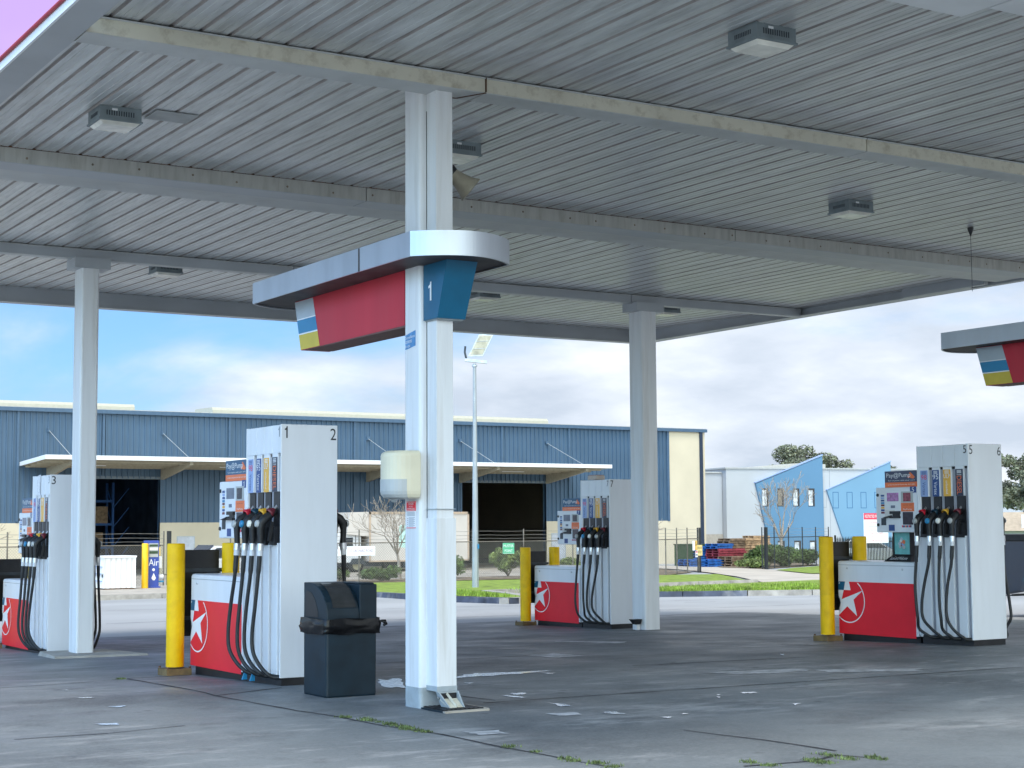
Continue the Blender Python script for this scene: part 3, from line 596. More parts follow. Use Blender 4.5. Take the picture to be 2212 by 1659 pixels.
# ------------------------------------------------------------------ bay signs hanging round the columns
def bay_sign(dx, dy, label, num):
    t = thing('bay_sign', label, 'sign', (6.5+dx, 12.7+dy, 3.1)); O = Vector((6.5, 12.7, 3.1))
    def put(b, n, par=t, bev=0):
        for i, v in enumerate(b.v): b.v[i] = tuple(Vector(v)-O)
        return b.build(n, par, (0, 0, 0), bev)
    NS = 30; near = [(6.04+.92*k/NS, 11.38-.25*math.sin(math.pi*k/NS)**.85) for k in range(NS+1)]
    far = [(6.96-.92*k/NS, 14.58+.25*math.sin(math.pi*k/NS)**.85) for k in range(NS+1)]
    ring = near+far; n = len(ring)
    b = MB(); z0, z1 = 3.59, 3.79
    def off(p, d): 
        v = Vector((p[0]-6.5, (p[1]-12.98)*.28)); v.normalize(); return (p[0]-v.x*d, p[1]-v.y*d)
    for i in range(n):
        p, q = ring[i], ring[(i+1) % n]; pi, qi = off(p, .02), off(q, .02)
        b.face([(*p, z0), (*q, z0), (*q, z1), (*p, z1)], SILV, False)
        b.face([(*pi, z0), (*p, z0), (*p, z0), (*qi, z0)][:2]+[(*q, z0), (*qi, z0)], SILV)
        b.face([(*p, z1), (*q, z1), (*qi, z1), (*pi, z1)], DARKS)
    b.box(6.036, 12.28, z0+.002, 6.0395, 12.30, z1-.004, DARKS)
    put(b, 'visor')
    b = MB(); b.face([(*off(p, .021), z0+.012) for p in ring][::-1], DARKS); b.face([(*off(p, .021), z1-.012) for p in ring], DARKS); put(b, 'visor_soffit')
    # red box with the striped end, tapering to its far end
    b = MB(); xa, xb = 6.37, 6.66
    def yy(z): return (14.33-14.19)*(z-3.12)/(3.58-3.12)+14.19
    def ys(z): return (13.92-13.77)*(z-3.12)/(3.58-3.12)+13.77
    zt, zb = 3.60, 3.125
    b.hexa([(xa, 12.1, zb+.012), (xb, 12.1, zb+.012), (xb, yy(zb), zb), (xa, yy(zb), zb)], [(xa, 12.1, zt), (xb, 12.1, zt), (xb, yy(zt), zt), (xa, yy(zt), zt)], REDS)
    b.box(xa+.004, 12.1, zb-.004, xb-.004, 14.1, zb+.01, mat('sign_underside', (.16, .08, .07), .6))
    put(b, 'price_box')
    b = MB()
    for s, x in ((-1, xa-.002), (1, xb+.002)):
        for za, zc, mm in ((3.595, 3.425, SIGNG), (3.425, 3.415, SIGNW), (3.415, 3.285, TEAL2), (3.285, 3.272, SIGNW), (3.272, 3.13, YELS)):
            b.face([(x, ys(zc), zc), (x, yy(zc), zc), (x, yy(za), za), (x, ys(za), za)], mm)
    for za, zc, mm in ((3.595, 3.42, SIGNG), (3.42, 3.28, TEAL2), (3.28, 3.13, YELS)):
        b.face([(xa, yy(zc)+.002, zc), (xb, yy(zc)+.002, zc), (xb, yy(za)+.002, za), (xa, yy(za)+.002, za)], mm)
    put(b, 'stripe_panel')
    b = MB(); b.hexa([(6.395, 11.58, 3.145), (6.655, 11.58, 3.145), (6.66, 11.815, 3.145), (6.395, 11.815, 3.145)], [(6.395, 11.42, 3.6), (6.68, 11.42, 3.6), (6.68, 11.815, 3.6), (6.395, 11.815, 3.6)], TEAL)
    b.text(num, (6.392, 11.70, 3.375), (0, -1, 0), (0, 0, 1), .05, .155, SIGNW)
    b.box(6.41, 11.60, 3.137, 6.65, 11.81, 3.147, PRIMER)
    put(b, 'number_box')
    return t
bay_sign(0, 0, 'silver visor sign with red box and blue box numbered 1, on the near column', '1')
bay_sign(8.9, -.26, 'silver visor sign with red box cut off at the right edge, striped end showing', '5')

# ------------------------------------------------------------------ fuel pumps
def pump(loc, num, num2, label, seed, torn=False, pink=False, side_hoses=3, cross=0):
    r = random.Random(seed)
    t = thing('fuel_pump', label, 'fuel pump', loc, 0, 'fuel pumps on the forecourt islands')
    cols = [(.67, .79), (.48, .59), (.29, .41), (.09, .21)]; posts = [(.60, .66), (.415, .47), (.22, .28), (.025, .08)]
    b = MB()
    b.box(.14, .02, .08, .44, .83, 2.42, PUMPW)
    for sx in (0, 1):
        X_ = (lambda x: x) if sx == 0 else (lambda x: .58-x)
        def bx(xa, ya, za, xb, yb, zb, mm): b.box(min(X_(xa), X_(xb)), ya, za, max(X_(xa), X_(xb)), yb, zb, mm)
        for ya, yb in ((.02, .218), (.221, .413), (.416, .598), (.601, .83)): bx(0.002, ya, 2.16, .14, yb, 2.425, PUMPW)
        for (ya, yb) in cols:
            bx(.003, ya-.008, .1, .14, yb+.008, 1.32, PUMPW); bx(.003, ya-.008, 1.80, .14, yb+.008, 2.16, PUMPW)
        bx(.003, .80, .1, .14, .83, 2.16, PUMPW)
        for ya, yb in posts: bx(.03, ya, .1, .14, yb, 2.13, POSTG)
        for ya, yb in posts: bx(.02, ya, 2.13, .14, yb, 2.16, BLACK)
    b.box(0, 0, .075, .58, .02, 2.43, PUMPW); b.box(0, .83, .075, .58, .85, 2.43, PUMPW)
    b.build('tower', t, bev=.005)
    b = MB(); b.box(.02, .01, -.06, .56, .84, .1, BLACK)
    b.build('plinth', t)
    for k, (ya, yb) in enumerate(cols):
        for sx in (0, 1):
            if sx and k < 4-side_hoses: continue
            X_ = (lambda x: x) if sx == 0 else (lambda x: .58-x)
            b = MB(); xs = sorted((X_(.022), X_(.139)))
            b.box(xs[0], ya-.008, 1.32, xs[1], yb+.008, 1.80, BLACK)
            lo = [(X_(-.03), ya, 1.30), (X_(-.03), yb, 1.30), (X_(.13), yb, 1.30), (X_(.13), ya, 1.30)]; hi = [(X_(-.015), ya, 1.47), (X_(-.015), yb, 1.47), (X_(.13), yb, 1.50), (X_(.13), ya, 1.50)]
            b.hexa(lo, hi, BLACK); b.build('nozzle_boot', t)
            if sx == 0:
                lb = MB(); f = (0, -1, 0); u = (0, 0, 1); yc = (ya+yb)/2; w = yb-ya; x = -.0015
                base = [LBLUE, DBLUE, AMBER, NAVY][k]
                lb.box(-.001, ya, 1.80, .003, yb, 2.125, base)
                for q in range(3): lb.box(-.002, yc-w*.3, 2.105-q*.014, -.001, yc+w*.3, 2.112-q*.014, [DBLUE, SIGNW, SIGNW, SIGNW][k])
                if k == 0: lb.text('98', (x-.001, yc, 2.04), f, u, .095, .06, PRINTR); lb.text('Vortex', (x-.001, yc, 1.90), (0, 0, -1), f, .16, .05, DBLUE)
                if k == 1: lb.text('95', (x-.001, yc, 2.04), f, u, .095, .06, SIGNW); lb.text('Vortex', (x-.001, yc, 1.90), (0, 0, -1), f, .16, .055, SIGNW)
                if k == 2: lb.text('ULP', (x-.001, yc, 2.045), f, u, .10, .05, SIGNW); lb.text('unleaded', (x-.001, yc, 1.91), (0, 0, -1), f, .16, .035, SIGNW)
                if k == 3: lb.text('Vortex', (x-.001, yc, 2.06), f, u, .08, .02, SIGNW); lb.text('DIESEL', (x-.001, yc, 1.93), (0, 0, -1), f, .225, .075, ORNG)
                lb.build('fuel_label', t)
            # nozzle, its guard, spout and hose
            yc = (ya+yb)/2+r.uniform(-.008, .008)
            nz = MB()
            nz.tube([(X_(.03), yc, 1.63), (X_(-.035), yc, 1.585), (X_(-.10), yc, 1.545), (X_(-.135), yc, 1.50), (X_(-.14), yc, 1.44), (X_(-.135), yc, 1.30)], [.024, .036, .043, .043, .031, .027], RUB, 10)
            nz.bar((X_(-.02), yc, 1.52), (X_(-.05), yc, 1.34), .03, .03, RUB)
            no = nz.build('nozzle', t)
            g = MB(); g.lathe((X_(-.045), yc, 1.60), (X_(.05)-X_(0), 0, .035), [(.040, -.01), (.050, .0), (.038, .02), (.026, .05), (.018, .06)], [REDC, TEALC, YELC, MARC][k], 12); g.build('splash_guard', no)
            g = MB(); g.tube([(X_(.0), yc, 1.635), (X_(.05), yc, 1.69), (X_(.09), yc, 1.77)], .014, METAL, 8); g.build('spout', no)
            g = MB(); g.lathe((X_(-.165), yc, 1.50), (X_(-.05)-X_(0), 0, .008), [(.0, .022), (.028, .022), (.034, .014), (.036, 0)], [GREYP, TEAL2, LENS, GREYP][k], 14); g.build('badge', no)
            g = MB(); g.cyl((X_(-.136), yc, 1.315), (X_(-.14), yc, 1.25), .034, .034, METAL, 10); g.cyl((X_(-.14), yc, 1.25), (X_(-.143), yc, 1.20), .028, .028, mat('white_collar', (.65, .65, .66), .4), 10); g.build('swivel', no)
            ye = [.61, .43, .25, .05][k]; bl = r.uniform(-.02, .03); zlow = .075
            if k == 3: yend = .03
            j = r.uniform(-.03, .03)*(1+2*cross); yk = yc+.0
            hp = [(X_(-.142), yk, 1.24), (X_(-.147), yk+.005, 1.13), (X_(-.155), yk+.015, .98), (X_(-.17), yk+.035+bl+j*.5, .73), (X_(-.185), yk+.05+bl+j, .48), (X_(-.18), yk+.035+bl+j, .31), (X_(-.14), yk-.005+bl*.5, .19), (X_(-.09), yk-.07, .115), (X_(-.04), ye+.01, .082), (X_(.02), ye-.03, .08)]
            # smooth
            sp_ = []
            for i in range(len(hp)-1):
                p0 = Vector(hp[max(i-1, 0)]); p1 = Vector(hp[i]); p2 = Vector(hp[i+1]); p3 = Vector(hp[min(i+2, len(hp)-1)])
                for q in range(4):
                    s = q/4; sp_.append(.5*((2*p1)+(-p0+p2)*s+(2*p0-5*p1+4*p2-p3)*s*s+(-p0+3*p1-3*p2+p3)*s**3))
            sp_.append(Vector(hp[-1]))
            rad = [.024 if i < 7 else .0185 for i in range(len(sp_))]
            g = MB(); g.tube(sp_, rad, RUB, 10); g.build('hose', t)
    # numbers
    K = PRINTK; b = MB()
    b.text(num, (-.0005, .05, 2.36), (0, -1, 0), (0, 0, 1), .035 if num == '1' else .05, .095, PRINTG if not cross else K); b.build('pump_number', t); b = MB()
    b.text(num, (.05, -.001, 2.355), (1, 0, 0), (0, 0, 1), .03 if num == '1' else .055, .11, K)
    if num2: b.build('pump_number', t); b = MB(); b.text(num2, (.535, -.001, 2.345), (1, 0, 0), (0, 0, 1), .06, .11, K)
    b.build('pump_number', t)
    # low cabinet with the star panel
    b = MB(); prof = [(0, .07), (0, .955), (.012, .982), (.04, .99), (.54, .99), (.568, .982), (.58, .955), (.58, .07)]
    b.hexa([(x, .90, z) for x, z in prof], [(x, 2.31, z) for x, z in prof], PUMPW)
    b.box(-.0015, .90, .935, .0, 2.31, .940, PRINTG)
    for y in (1.14, 2.14): b.lathe((0, y, .895), (-1, 0, 0), [(.0, .008), (.012, .008), (.014, 0)], METAL, 10)
    b.box(.03, .85, .1, .55, .9, 2.1, PUMPW)
    b.build('low_cabinet', t)
    b = MB(); b.box(.04, .9, -.06, .54, 2.27, .075, BLACK); b.build('cabinet_plinth', t)
    b = MB(); b.box(-.003, .93, .045, .0, 2.31, .72, RED); x = -.0045
    def poly(pts, mm, dx=0): b.face([(x-dx, y, z) for y, z in pts], mm)
    poly([(2.31, .72), (2.18, .72), (2.21, .61), (2.31, .61)], TEAL); poly([(2.31, .53), (2.31, .33), (2.27, .45)], TEAL)
    poly([(2.18, .72), (2.11, .72), (2.08, .61), (2.21, .61)], SIGNW); poly([(2.21, .61), (2.31, .61), (2.31, .52), (2.25, .49)], SIGNW)
    star = [(1.86, .61), (2.03, .49), (1.97, .28), (2.15, .40), (2.305, .285), (2.31, .52), (2.25, .49)]
    poly([star[0], star[1], star[6]], SIGNW); poly([star[1], star[2], star[3]], SIGNW); poly([star[1], star[3], star[6]], SIGNW); poly([star[3], star[4], star[6]], SIGNW); poly([star[4], star[5], star[6]], SIGNW)
    for i in range(72):
        a0, a1 = 2*math.pi*i/72, 2*math.pi*(i+1)/72; c = (2.115, .475)
        q = [(c[0]+rr_*1.02*math.cos(a), c[1]+rr_*math.sin(a)) for rr_, a in ((.274, a0), (.288, a0), (.288, a1), (.274, a1))]
        if all(p[0] <= 2.31 and p[1] <= .722 for p in q): poly(q, SIGNW, .0006)
    b.build('star_panel', t)
    # payment terminal
    b = MB(); b.box(.02, .88, 1.36, .56, 1.60, 1.93, PUMPW); te = b.build('payment_terminal', t, bev=.012)
    def Q(b, u0, u1, v0, v1, mm, d=.004): b.box(.02-d, 1.60-.72*u1, 1.93-.57*v1, .022, 1.60-.72*u0, 1.93-.57*v0, mm)
    b = MB(); Q(b, .28, .56, .12, .31, SCRP if pink else SCRN); b.build('display', te)
    b = MB(); Q(b, .63, .91, .10, .345, GREYP, .006); Q(b, .68, .86, .13, .32, SCRR if pink else SCRD, .008); b.build('keypad_display', te)
    b = MB(); Q(b, .845, .99, -.005, .13, DBLUE); b.text(num, (.015, 1.60-.72*.918, 1.93-.57*.065), (0, -1, 0), (0, 0, 1), .025 if num == '1' else .04, .055, SIGNW); b.build('number_tile', te)
    b = MB(); Q(b, .62, .93, .35, .54, ORNG); b.text('PayPump', (.0155, 1.60-.72*.775, 1.93-.57*.495), (0, -1, 0), (0, 0, 1), .15, .022, SIGNW); b.text('use your card', (.0155, 1.60-.72*.775, 1.93-.57*.40), (0, -1, 0), (0, 0, 1), .15, .014, MARC); b.build('sticker', te)
    b = MB(); Q(b, .66, .90, .55, .83, SCRD, .006); b.build('card_window', te)
    b = MB(); Q(b, .37, .60, .53, .59, BLACK, .03); Q(b, .37, .60, .645, .685, BLACK, .035); Q(b, .42, .585, .59, .645, BLACK, .012); b.build('card_reader', te)
    b = MB(); b.hexa([(.02, 1.42, 1.54), (.02, 1.31, 1.555), (-.04, 1.33, 1.55), (-.045, 1.42, 1.545)], [(.02, 1.42, 1.555), (.02, 1.31, 1.58), (-.01, 1.33, 1.575), (-.03, 1.42, 1.552)], BLACK); b.build('receipt_flap', te)
    b = MB(); Q(b, .13, .245, .68, .84, DGREY, .006); b.build('keypad', te)
    def Q1(*a):
        b = MB(); Q(b, *a); b.build('decal', te)
    Q1(.31, .45, .83, .965, DBLUE)
    for v, mm in ((.16, DBLUE), (.215, LBLUE), (.27, DBLUE), (.325, TEAL2), (.375, MARC), (.43, AMBER), (.485, DBLUE), (.54, MARC)): Q1( .13, .21, v, v+.04, mm)
    Q1(.37, .47, .40, .46, SCRN)
    for u, mm in ((.63, PRINTR), (.665, DBLUE), (.71, ORNG), (.745, DBLUE), (.79, PRINTR), (.825, NAVY)): Q1(u, u+.03, .845, .89, mm)
    if torn or num in '57': Q1(.22, .46, .50, .66, mat('masking_paper', (.62, .60, .57), .7), .003)
    for v in (.165, .83): b = MB(); b.lathe((.02, 1.60-.72*.05, 1.93-.57*v), (-1, 0, 0), [(.0, .012), (.02, .012), (.022, 0)], BLACK, 6, False); b.build('lock', te)
    b = MB(); b.box(.02, .86, 1.99, .035, 1.43, 2.135, HDRB if num != '5' else HDRN); b.box(.019, .86, 1.93, .036, 1.43, 1.992, ORNG)
    b.text('Pay@Pump', (.018, 1.19, 2.075), (0, -1, 0), (0, .0, 1), .42, .072, SIGNW)
    b.text('fuel anytime with your card', (.018, 1.14, 2.013), (0, -1, 0), (0, 0, 1), .46, .018, SIGNW)
    b.text('cards accepted here day and night', (.018, 1.14, 1.962), (0, -1, 0), (0, 0, 1), .48, .018, SIGNW)
    b.face([(.0185, .98, 2.115), (.0185, .90, 2.05), (.0185, .925, 2.035), (.0185, 1.005, 2.10)], ORNG); b.face([(.0188, 1.04, 2.05), (.0188, .93, 2.03), (.0188, .91, 2.045), (.0188, .99, 2.08)], ORNG)
    b.build('header_sign', t)
    if torn:
        b = MB(); b.face([(-.004, .58, 2.43), (-.004, .44, 2.44), (-.006, .45, 2.2), (-.004, .40, 2.13), (-.004, .56, 2.10), (-.008, .60, 2.3)], mat('torn_paper', (.7, .7, .72), .7, var=.1, scale=40))
        b.face([(-.007, .52, 2.42), (-.007, .47, 2.41), (-.007, .50, 2.22), (-.007, .54, 2.2)], SIGNW); b.build('torn_notice', t)
    return t
P1 = pump((6.2, 14.25, 0), '1', '2', 'fuel pump numbered 1 and 2, tallest in view behind the bin', 1)
P5 = pump((15.05, 14.05, 0), '5', '6', 'fuel pump numbered 5 and 6 at the right, with a framed stand on it', 2, pink=True, cross=1)
P7 = pump((15.44, 22.16, -.2), '7', None, 'fuel pump numbered 7 beside the right back column', 3, cross=1)
P3 = pump((6.27, 22.1, -.232), '3', None, 'fuel pump numbered 3 with torn paper on its head, behind the left column', 4, torn=True)
# ties hanging from the hose ends of pump 1
b = MB()
for y, z in ((.66, .07), (.47, .07)):
    b.hexa([(6.10, 14.25+y, z-.05), (6.15, 14.25+y, z-.05), (6.16, 14.25+y+.02, z-.05), (6.1, 14.25+y+.02, z-.05)], [(6.13, 14.25+y, z+.04), (6.15, 14.25+y, z+.04), (6.15, 14.25+y+.01, z+.04), (6.13, 14.25+y+.01, z+.04)], TEAL2)
b.build('hose_tag', P1, (-6.2, -14.25, 0), local=True)
# brick-like pack on pump 7
b = MB(); b.box(15.45, 22.55, 2.235, 15.62, 22.8, 2.30, mat('pale_box_card', (.5, .42, .36), .7)); b.box(15.46, 22.56, 2.30, 15.61, 22.79, 2.312, mat('box_lid_card', (.36, .22, .2), .7))
tag(b.build('small_box', None, (15.5, 22.6, 2.235)), 'small pinkish box left on top of pump 7', 'box')
# framed stand on pump 5's cabinet
st = thing('display_stand', 'black framed display stand with teal card on top of pump 5 cabinet', 'display', (15.12, 15.35, .99))
b = MB(); b.hexa([(0, -.24, 0), (.22, -.24, 0), (.22, .24, 0), (0, .24, 0)], [(.08, -.15, .085), (.16, -.15, .085), (.16, .15, .085), (.08, .15, .085)], BLACK)
b.text('StarCard Welcome', (.036, .0, .044), (0, -1, 0), (.085, 0, .085), .3, .45, SIGNW); b.build('base', st)
b = MB(); b.box(.085, -.155, .08, .16, -.14, .395, BLACK); b.box(.085, .14, .08, .16, .155, .395, BLACK); b.box(.08, -.165, .39, .165, .165, .402, BLACK); b.box(.085, -.14, .08, .16, .14, .092, BLACK); b.build('frame', st)
CARD = mat('teal_card', (.15, .45, .43), .25, var=.1, scale=9)
b = MB(); b.box(.10, -.14, .092, .12, .14, .39, CARD); r = random.Random(8)
for i in range(9):
    y, z = r.gauss(0, .035), .21+r.gauss(0, .03); s = r.uniform(.02, .038); a0 = r.random()*6
    b.face([(.098-.0004*i, y+s*math.cos(a0+q)*1.1, z+s*math.sin(a0+q)) for q in (0, 1.2, 2.4, 3.7, 5.0)], [SIGNG, ORNG, GREYP, LENS, MARC, LBLUE][i % 6])
b.build('card', st)

# ------------------------------------------------------------------ bollards and black screens between them
bo = thing('bollard', 'x', 'bollard', (6.05, 16.62, 0), 0, 'yellow bollards at the island ends')
b = MB(); b.lathe((0, 0, 0), (0, 0, 1), [(.0935, .03), (.0935, 1.29), (.09, 1.303), (.08, 1.306), (0, 1.306)], YEL, 28); b.build('post', bo)
b = MB(); b.box(-.135, -.135, -.06, .135, .135, .014, mat('worn_base_plate', (.20, .13, .05), .8, var=.25, dirt=.8, dirtcol=(.12, .08, .05), dscale=8))
for x in (-.12, .12):
    for y in (-.12, .12): b.cyl((x, y, .018), (x, y, .035), .014, .014, RUST, 6)
b.build('base_plate', bo)
BG = 'yellow bollards at the island ends'
def isl(ox, oy, oz, first, names):
    o1, o2 = names
    for (dx, dy), nm in (((-.15, 2.37), o1), ((.47, 2.40), o2)):
        if first[0]: bo.location = (ox+dx, oy+dy, oz); bo['label'] = nm; first[0] = 0
        else: dup(bo, (ox+dx, oy+dy, oz), 0, nm, BG)
fl = [1]
isl(6.2, 14.25, 0, fl, ('scuffed yellow bollard nearest the camera, left of pump 1', 'yellow bollard half hidden behind the low cabinet of pump 1'))
isl(15.05, 14.05, 0, fl, ('chipped yellow bollard left of pump 5 cabinet with stand on top', 'yellow bollard behind pump 5, below the red and white notice'))
isl(15.44, 22.16, -.2, fl, ('yellow bollard left of pump 7 in front of the grass', 'yellow bollard behind pump 7 cabinet by the green sign'))
isl(6.27, 22.1, -.2, fl, ('yellow bollard cut off by the left edge beside pump 3', 'yellow bollard hidden behind pump 3 cabinet'))
for (ox, oy, oz), nm in (((6.2, 14.25, 0), 'black screen panel between the two bollards of pump 1'), ((15.05, 14.05, 0), 'black screen panel between the two bollards of pump 5'), ((15.38, 22.1, -.2), 'black screen panel between the two bollards of pump 7'), ((6.27, 22.1, -.2), 'black screen panel at the left edge beside pump 3')):
    t = thing('screen_panel', nm, 'panel', (ox, oy, oz), 0, 'black screens between bollards')
    b = MB(); b.box(-.06, 2.50, .33, .38, 2.56, 1.235, BLACK); b.build('board', t, bev=.006)
    b = MB(); b.box(-.1, 2.47, 1.0, .42, 2.50, 1.04, DGREY); b.build('rail', t); b = MB(); b.box(-.1, 2.47, .5, .42, 2.50, .54, DGREY); b.build('rail', t)

# ------------------------------------------------------------------ litter bin
bn_ = thing('litter_bin', 'dark green-black plastic litter bin with hooded top beside pump 1', 'bin', (6.325, 13.24, 0))
def bl_(x, y, z): return (x-6.325, y-13.24, z)
b = MB(); b.hexa([bl_(6.087, 13.003, .0), bl_(6.568, 13.003, .0), bl_(6.568, 13.477, .0), bl_(6.087, 13.477, .0)], [bl_(6.085, 13.0, .62), bl_(6.57, 13.0, .62), bl_(6.57, 13.48, .62), bl_(6.085, 13.48, .62)], BINM); b.build('body', bn_, bev=.02)
b = MB()
pf = [(13.0, .6), (13.0, .70)]+[(13.0+.36*(1-math.cos(R(a))), .70+.28*math.sin(R(a))) for a in range(12, 91, 13)]+[(13.36, .98), (13.48, .98), (13.48, .6)]
b.hexa([bl_(6.09, y, z) for y, z in pf], [bl_(6.40, y, z) for y, z in pf], BINM)
b.hexa([bl_(6.402, 13.0, .6), bl_(6.57, 13.0, .6), bl_(6.57, 13.48, .6), bl_(6.402, 13.48, .6)], [bl_(6.402, 13.0, .965), bl_(6.57, 13.0, .965), bl_(6.57, 13.48, .965), bl_(6.402, 13.48, .965)], BINM)
b.hexa([bl_(6.402, 13.02, .965), bl_(6.56, 13.02, .965), bl_(6.56, 13.47, .965), bl_(6.402, 13.47, .965)], [bl_(6.402, 13.03, .98), bl_(6.55, 13.03, .98), bl_(6.55, 13.47, .98), bl_(6.402, 13.47, .98)], BINM)
hd = b.build('hood', bn_, bev=.012)
b = MB(); pts = [(13.13, .70), (13.13, .75), (13.2, .86), (13.27, .91), (13.37, .925), (13.39, .90), (13.39, .70)]
pts = [(y+.05, z) for y, z in pts]; pts = [(min(y, 13.45), z) for y, z in pts]
b.hexa([bl_(6.088, y, z-.015) for y, z in pts], [bl_(6.10, y, z-.015) for y, z in pts], BLACK); b.build('opening', hd)
b = MB(); sm = mat('smoky_flap', (.035, .035, .035), .12, var=.2)
ar = [(13.0+.36*(1-math.cos(R(a))), .70+.28*math.sin(R(a))) for a in range(14, 84, 7)]
for (y0, z0), (y1, z1) in zip(ar, ar[1:]):
    n = Vector((0, -(z1-z0), (y1-y0))).normalized()*-.004; n = Vector((0, -abs(n.y), abs(n.z)))
    b.face([tuple(Vector(bl_(6.15, y0, z0))+n), tuple(Vector(bl_(6.37, y0, z0))+n), tuple(Vector(bl_(6.37, y1, z1))+n), tuple(Vector(bl_(6.15, y1, z1))+n)], sm)
b.build('flap', hd)
b = MB(); r = random.Random(4); cs = [(6.07, 12.985), (6.585, 12.985), (6.585, 13.495), (6.07, 13.495)]; per = []
for i in range(4):
    p, q = cs[i], cs[(i+1) % 4]
    for k in range(12): per.append((p[0]+(q[0]-p[0])*k/12, p[1]+(q[1]-p[1])*k/12))
zs = [.545, .56, .58, .60, .62, .64, .66, .675]; vs = []
for j, z in enumerate(zs):
    for i, (x, y) in enumerate(per):
        o = .004+.010*math.sin(math.pi*j/7)+.013*(mnoise.noise(Vector((x*11, y*11, z*90)))); d = Vector((x-6.325, y-13.24)).normalized()
        vs.append(bl_(x+d.x*o, y+d.y*o, z+.016*mnoise.noise(Vector((x*6, y*6, z*20)))))
n = len(per); b.mesh(vs, [(j*n+i, j*n+(i+1) % n, (j+1)*n+(i+1) % n, (j+1)*n+i) for j in range(7) for i in range(n)], BAG, True)
b.tube([bl_(6.58, 13.0, .63), bl_(6.61, 12.99, .645), bl_(6.635, 12.98, .64), bl_(6.645, 12.98, .62), bl_(6.625, 12.98, .605)], [.012, .012, .02, .02, .01], BAG, 7)
b.build('bag_liner', bn_)

# ------------------------------------------------------------------ things on and by the near column
t = thing('towel_dispenser', 'cream paper towel and soap dispenser mounted on the near column', 'dispenser', (6.34, 11.93, 1.69))
def drum(b, angs, prof, m_, k=1.0):
    rings = []
    for z, q in prof: rings.append([(-.26*k*q*max(0, math.sin(a))**.62, -.165*k*(.25+.75*q if q < 1 else 1)*math.cos(a), z) for a in angs])
    n = len(angs); vs = [p for r_ in rings for p in r_]
    b.mesh(vs, [(i*n+j, i*n+(j+1) % n, (i+1)*n+(j+1) % n, (i+1)*n+j) for i in range(len(rings)-1) for j in range(n)], m_)
    b.face(rings[0][::-1], m_); b.face(rings[-1], m_)
b = MB(); drum(b, [math.pi*k/18 for k in range(19)], [(0, .72), (.012, .88), (.035, .97), (.06, 1), (.345, 1), (.365, .97), (.38, .9), (.388, .8)], CREAMP); b.build('cover', t)
b = MB(); drum(b, [R(17)+R(163)*k/16 for k in range(17)], [(-.004, .72), (.008, .885), (.033, .975), (.06, 1), (.155, 1)], GREYP, 1.012); b.build('tank', t)
b = MB(); b.lathe((-.14, .03, .008), (0, 0, -1), [(.05, 0), (.03, .02), (.02, .035), (0, .04)], GREYP, 12); b.build('spout', t)
def sticker(nm, label, cat, y0, y1, z0, z1, fn):
    b = MB(); fn(b); return tag(b.build(nm, None, (6.358, (y0+y1)/2, z0)), label, cat)
def f1(b):
    v = [(6.3585, 12.065, 2.925), (6.3585, 11.99, 2.932), (6.3585, 11.885, 2.947), (6.3585, 11.885, 3.075), (6.3585, 11.97, 3.062), (6.3585, 12.065, 3.045)]
    b.face(v, STKB)
    for s, z, w in (('Surveillance', 3.022, .165), ('cameras', 2.985, .11), ('in use', 2.951, .08)): b.text(s, (6.3575, 12.06, z-.012), (0, -1, 0.06), (0, 0, 1), w, .024, SIGNW, 'l')
sticker('sticker', 'torn faded blue surveillance cameras sticker high on the near column', 'sticker', 11.885, 12.065, 2.92, 3.08, f1)
def f2(b):
    b.box(6.3575, 11.885, 1.59, 6.3595, 12.045, 1.67, RED); b.box(6.3575, 11.885, 1.455, 6.3595, 12.045, 1.589, SIGNW); b.box(6.357, 11.885, 1.45, 6.3595, 12.045, 1.456, RED)
    b.text('DANGER', (6.357, 11.965, 1.648), (0, -1, 0), (0, 0, 1), .09, .017, SIGNW); b.text('PETROL', (6.357, 11.965, 1.627), (0, -1, 0), (0, 0, 1), .07, .01, SIGNW); b.text('FLAMMABLE LIQUID', (6.357, 11.965, 1.61), (0, -1, 0), (0, 0, 1), .13, .011, SIGNW)
    for i in range(9): b.face([(6.357, 12.04-i*.017, 1.594), (6.357, 12.031-i*.017, 1.594), (6.357, 12.027-i*.017, 1.601), (6.357, 12.036-i*.017, 1.601)], SIGNW); b.face([(6.357, 12.04-i*.017, 1.66), (6.357, 12.031-i*.017, 1.66), (6.357, 12.027-i*.017, 1.667), (6.357, 12.036-i*.017, 1.667)], SIGNW)
    for i in range(4): b.box(6.357, 11.90, 1.578-i*.009, 6.3575, 12.03, 1.582-i*.009, PRINTG)
    for i in range(5): b.lathe((6.3575, 12.02, 1.53-i*.016), (-1, 0, 0), [(0, .0008), (.005, .0008)], MARC, 8); b.box(6.357, 11.90, 1.533-i*.016, 6.3575, 12.005, 1.537-i*.016, PRINTG); b.box(6.357, 11.92, 1.526-i*.016, 6.3575, 12.005, 1.529-i*.016, PRINTG)
sticker('notice', 'red and white danger notice on the near column below the dispenser', 'notice', 11.885, 12.045, 1.45, 1.67, f2)
t = thing('drain_grate', 'black drain grate in a concrete surround at the foot of the near column', 'drain', (6.56, 11.6, 0))
b = MB()
for i in range(9): b.box(-.17+i*.04, -.15, .008, -.15+i*.04, .2, .028, BLACK)
for y in (-.15, .02, .19): b.box(-.175, y, .006, .175, y+.015, .026, BLACK)
b.build('bars', t); b = MB(); b.box(-.2, -.2, -.02, .2, -.16, .02, PATH); b.box(.18, -.16, -.02, .22, .22, .02, PATH); b.box(-.2, -.16, -.02, -.18, .2, .018, BINM); b.build('surround', t)
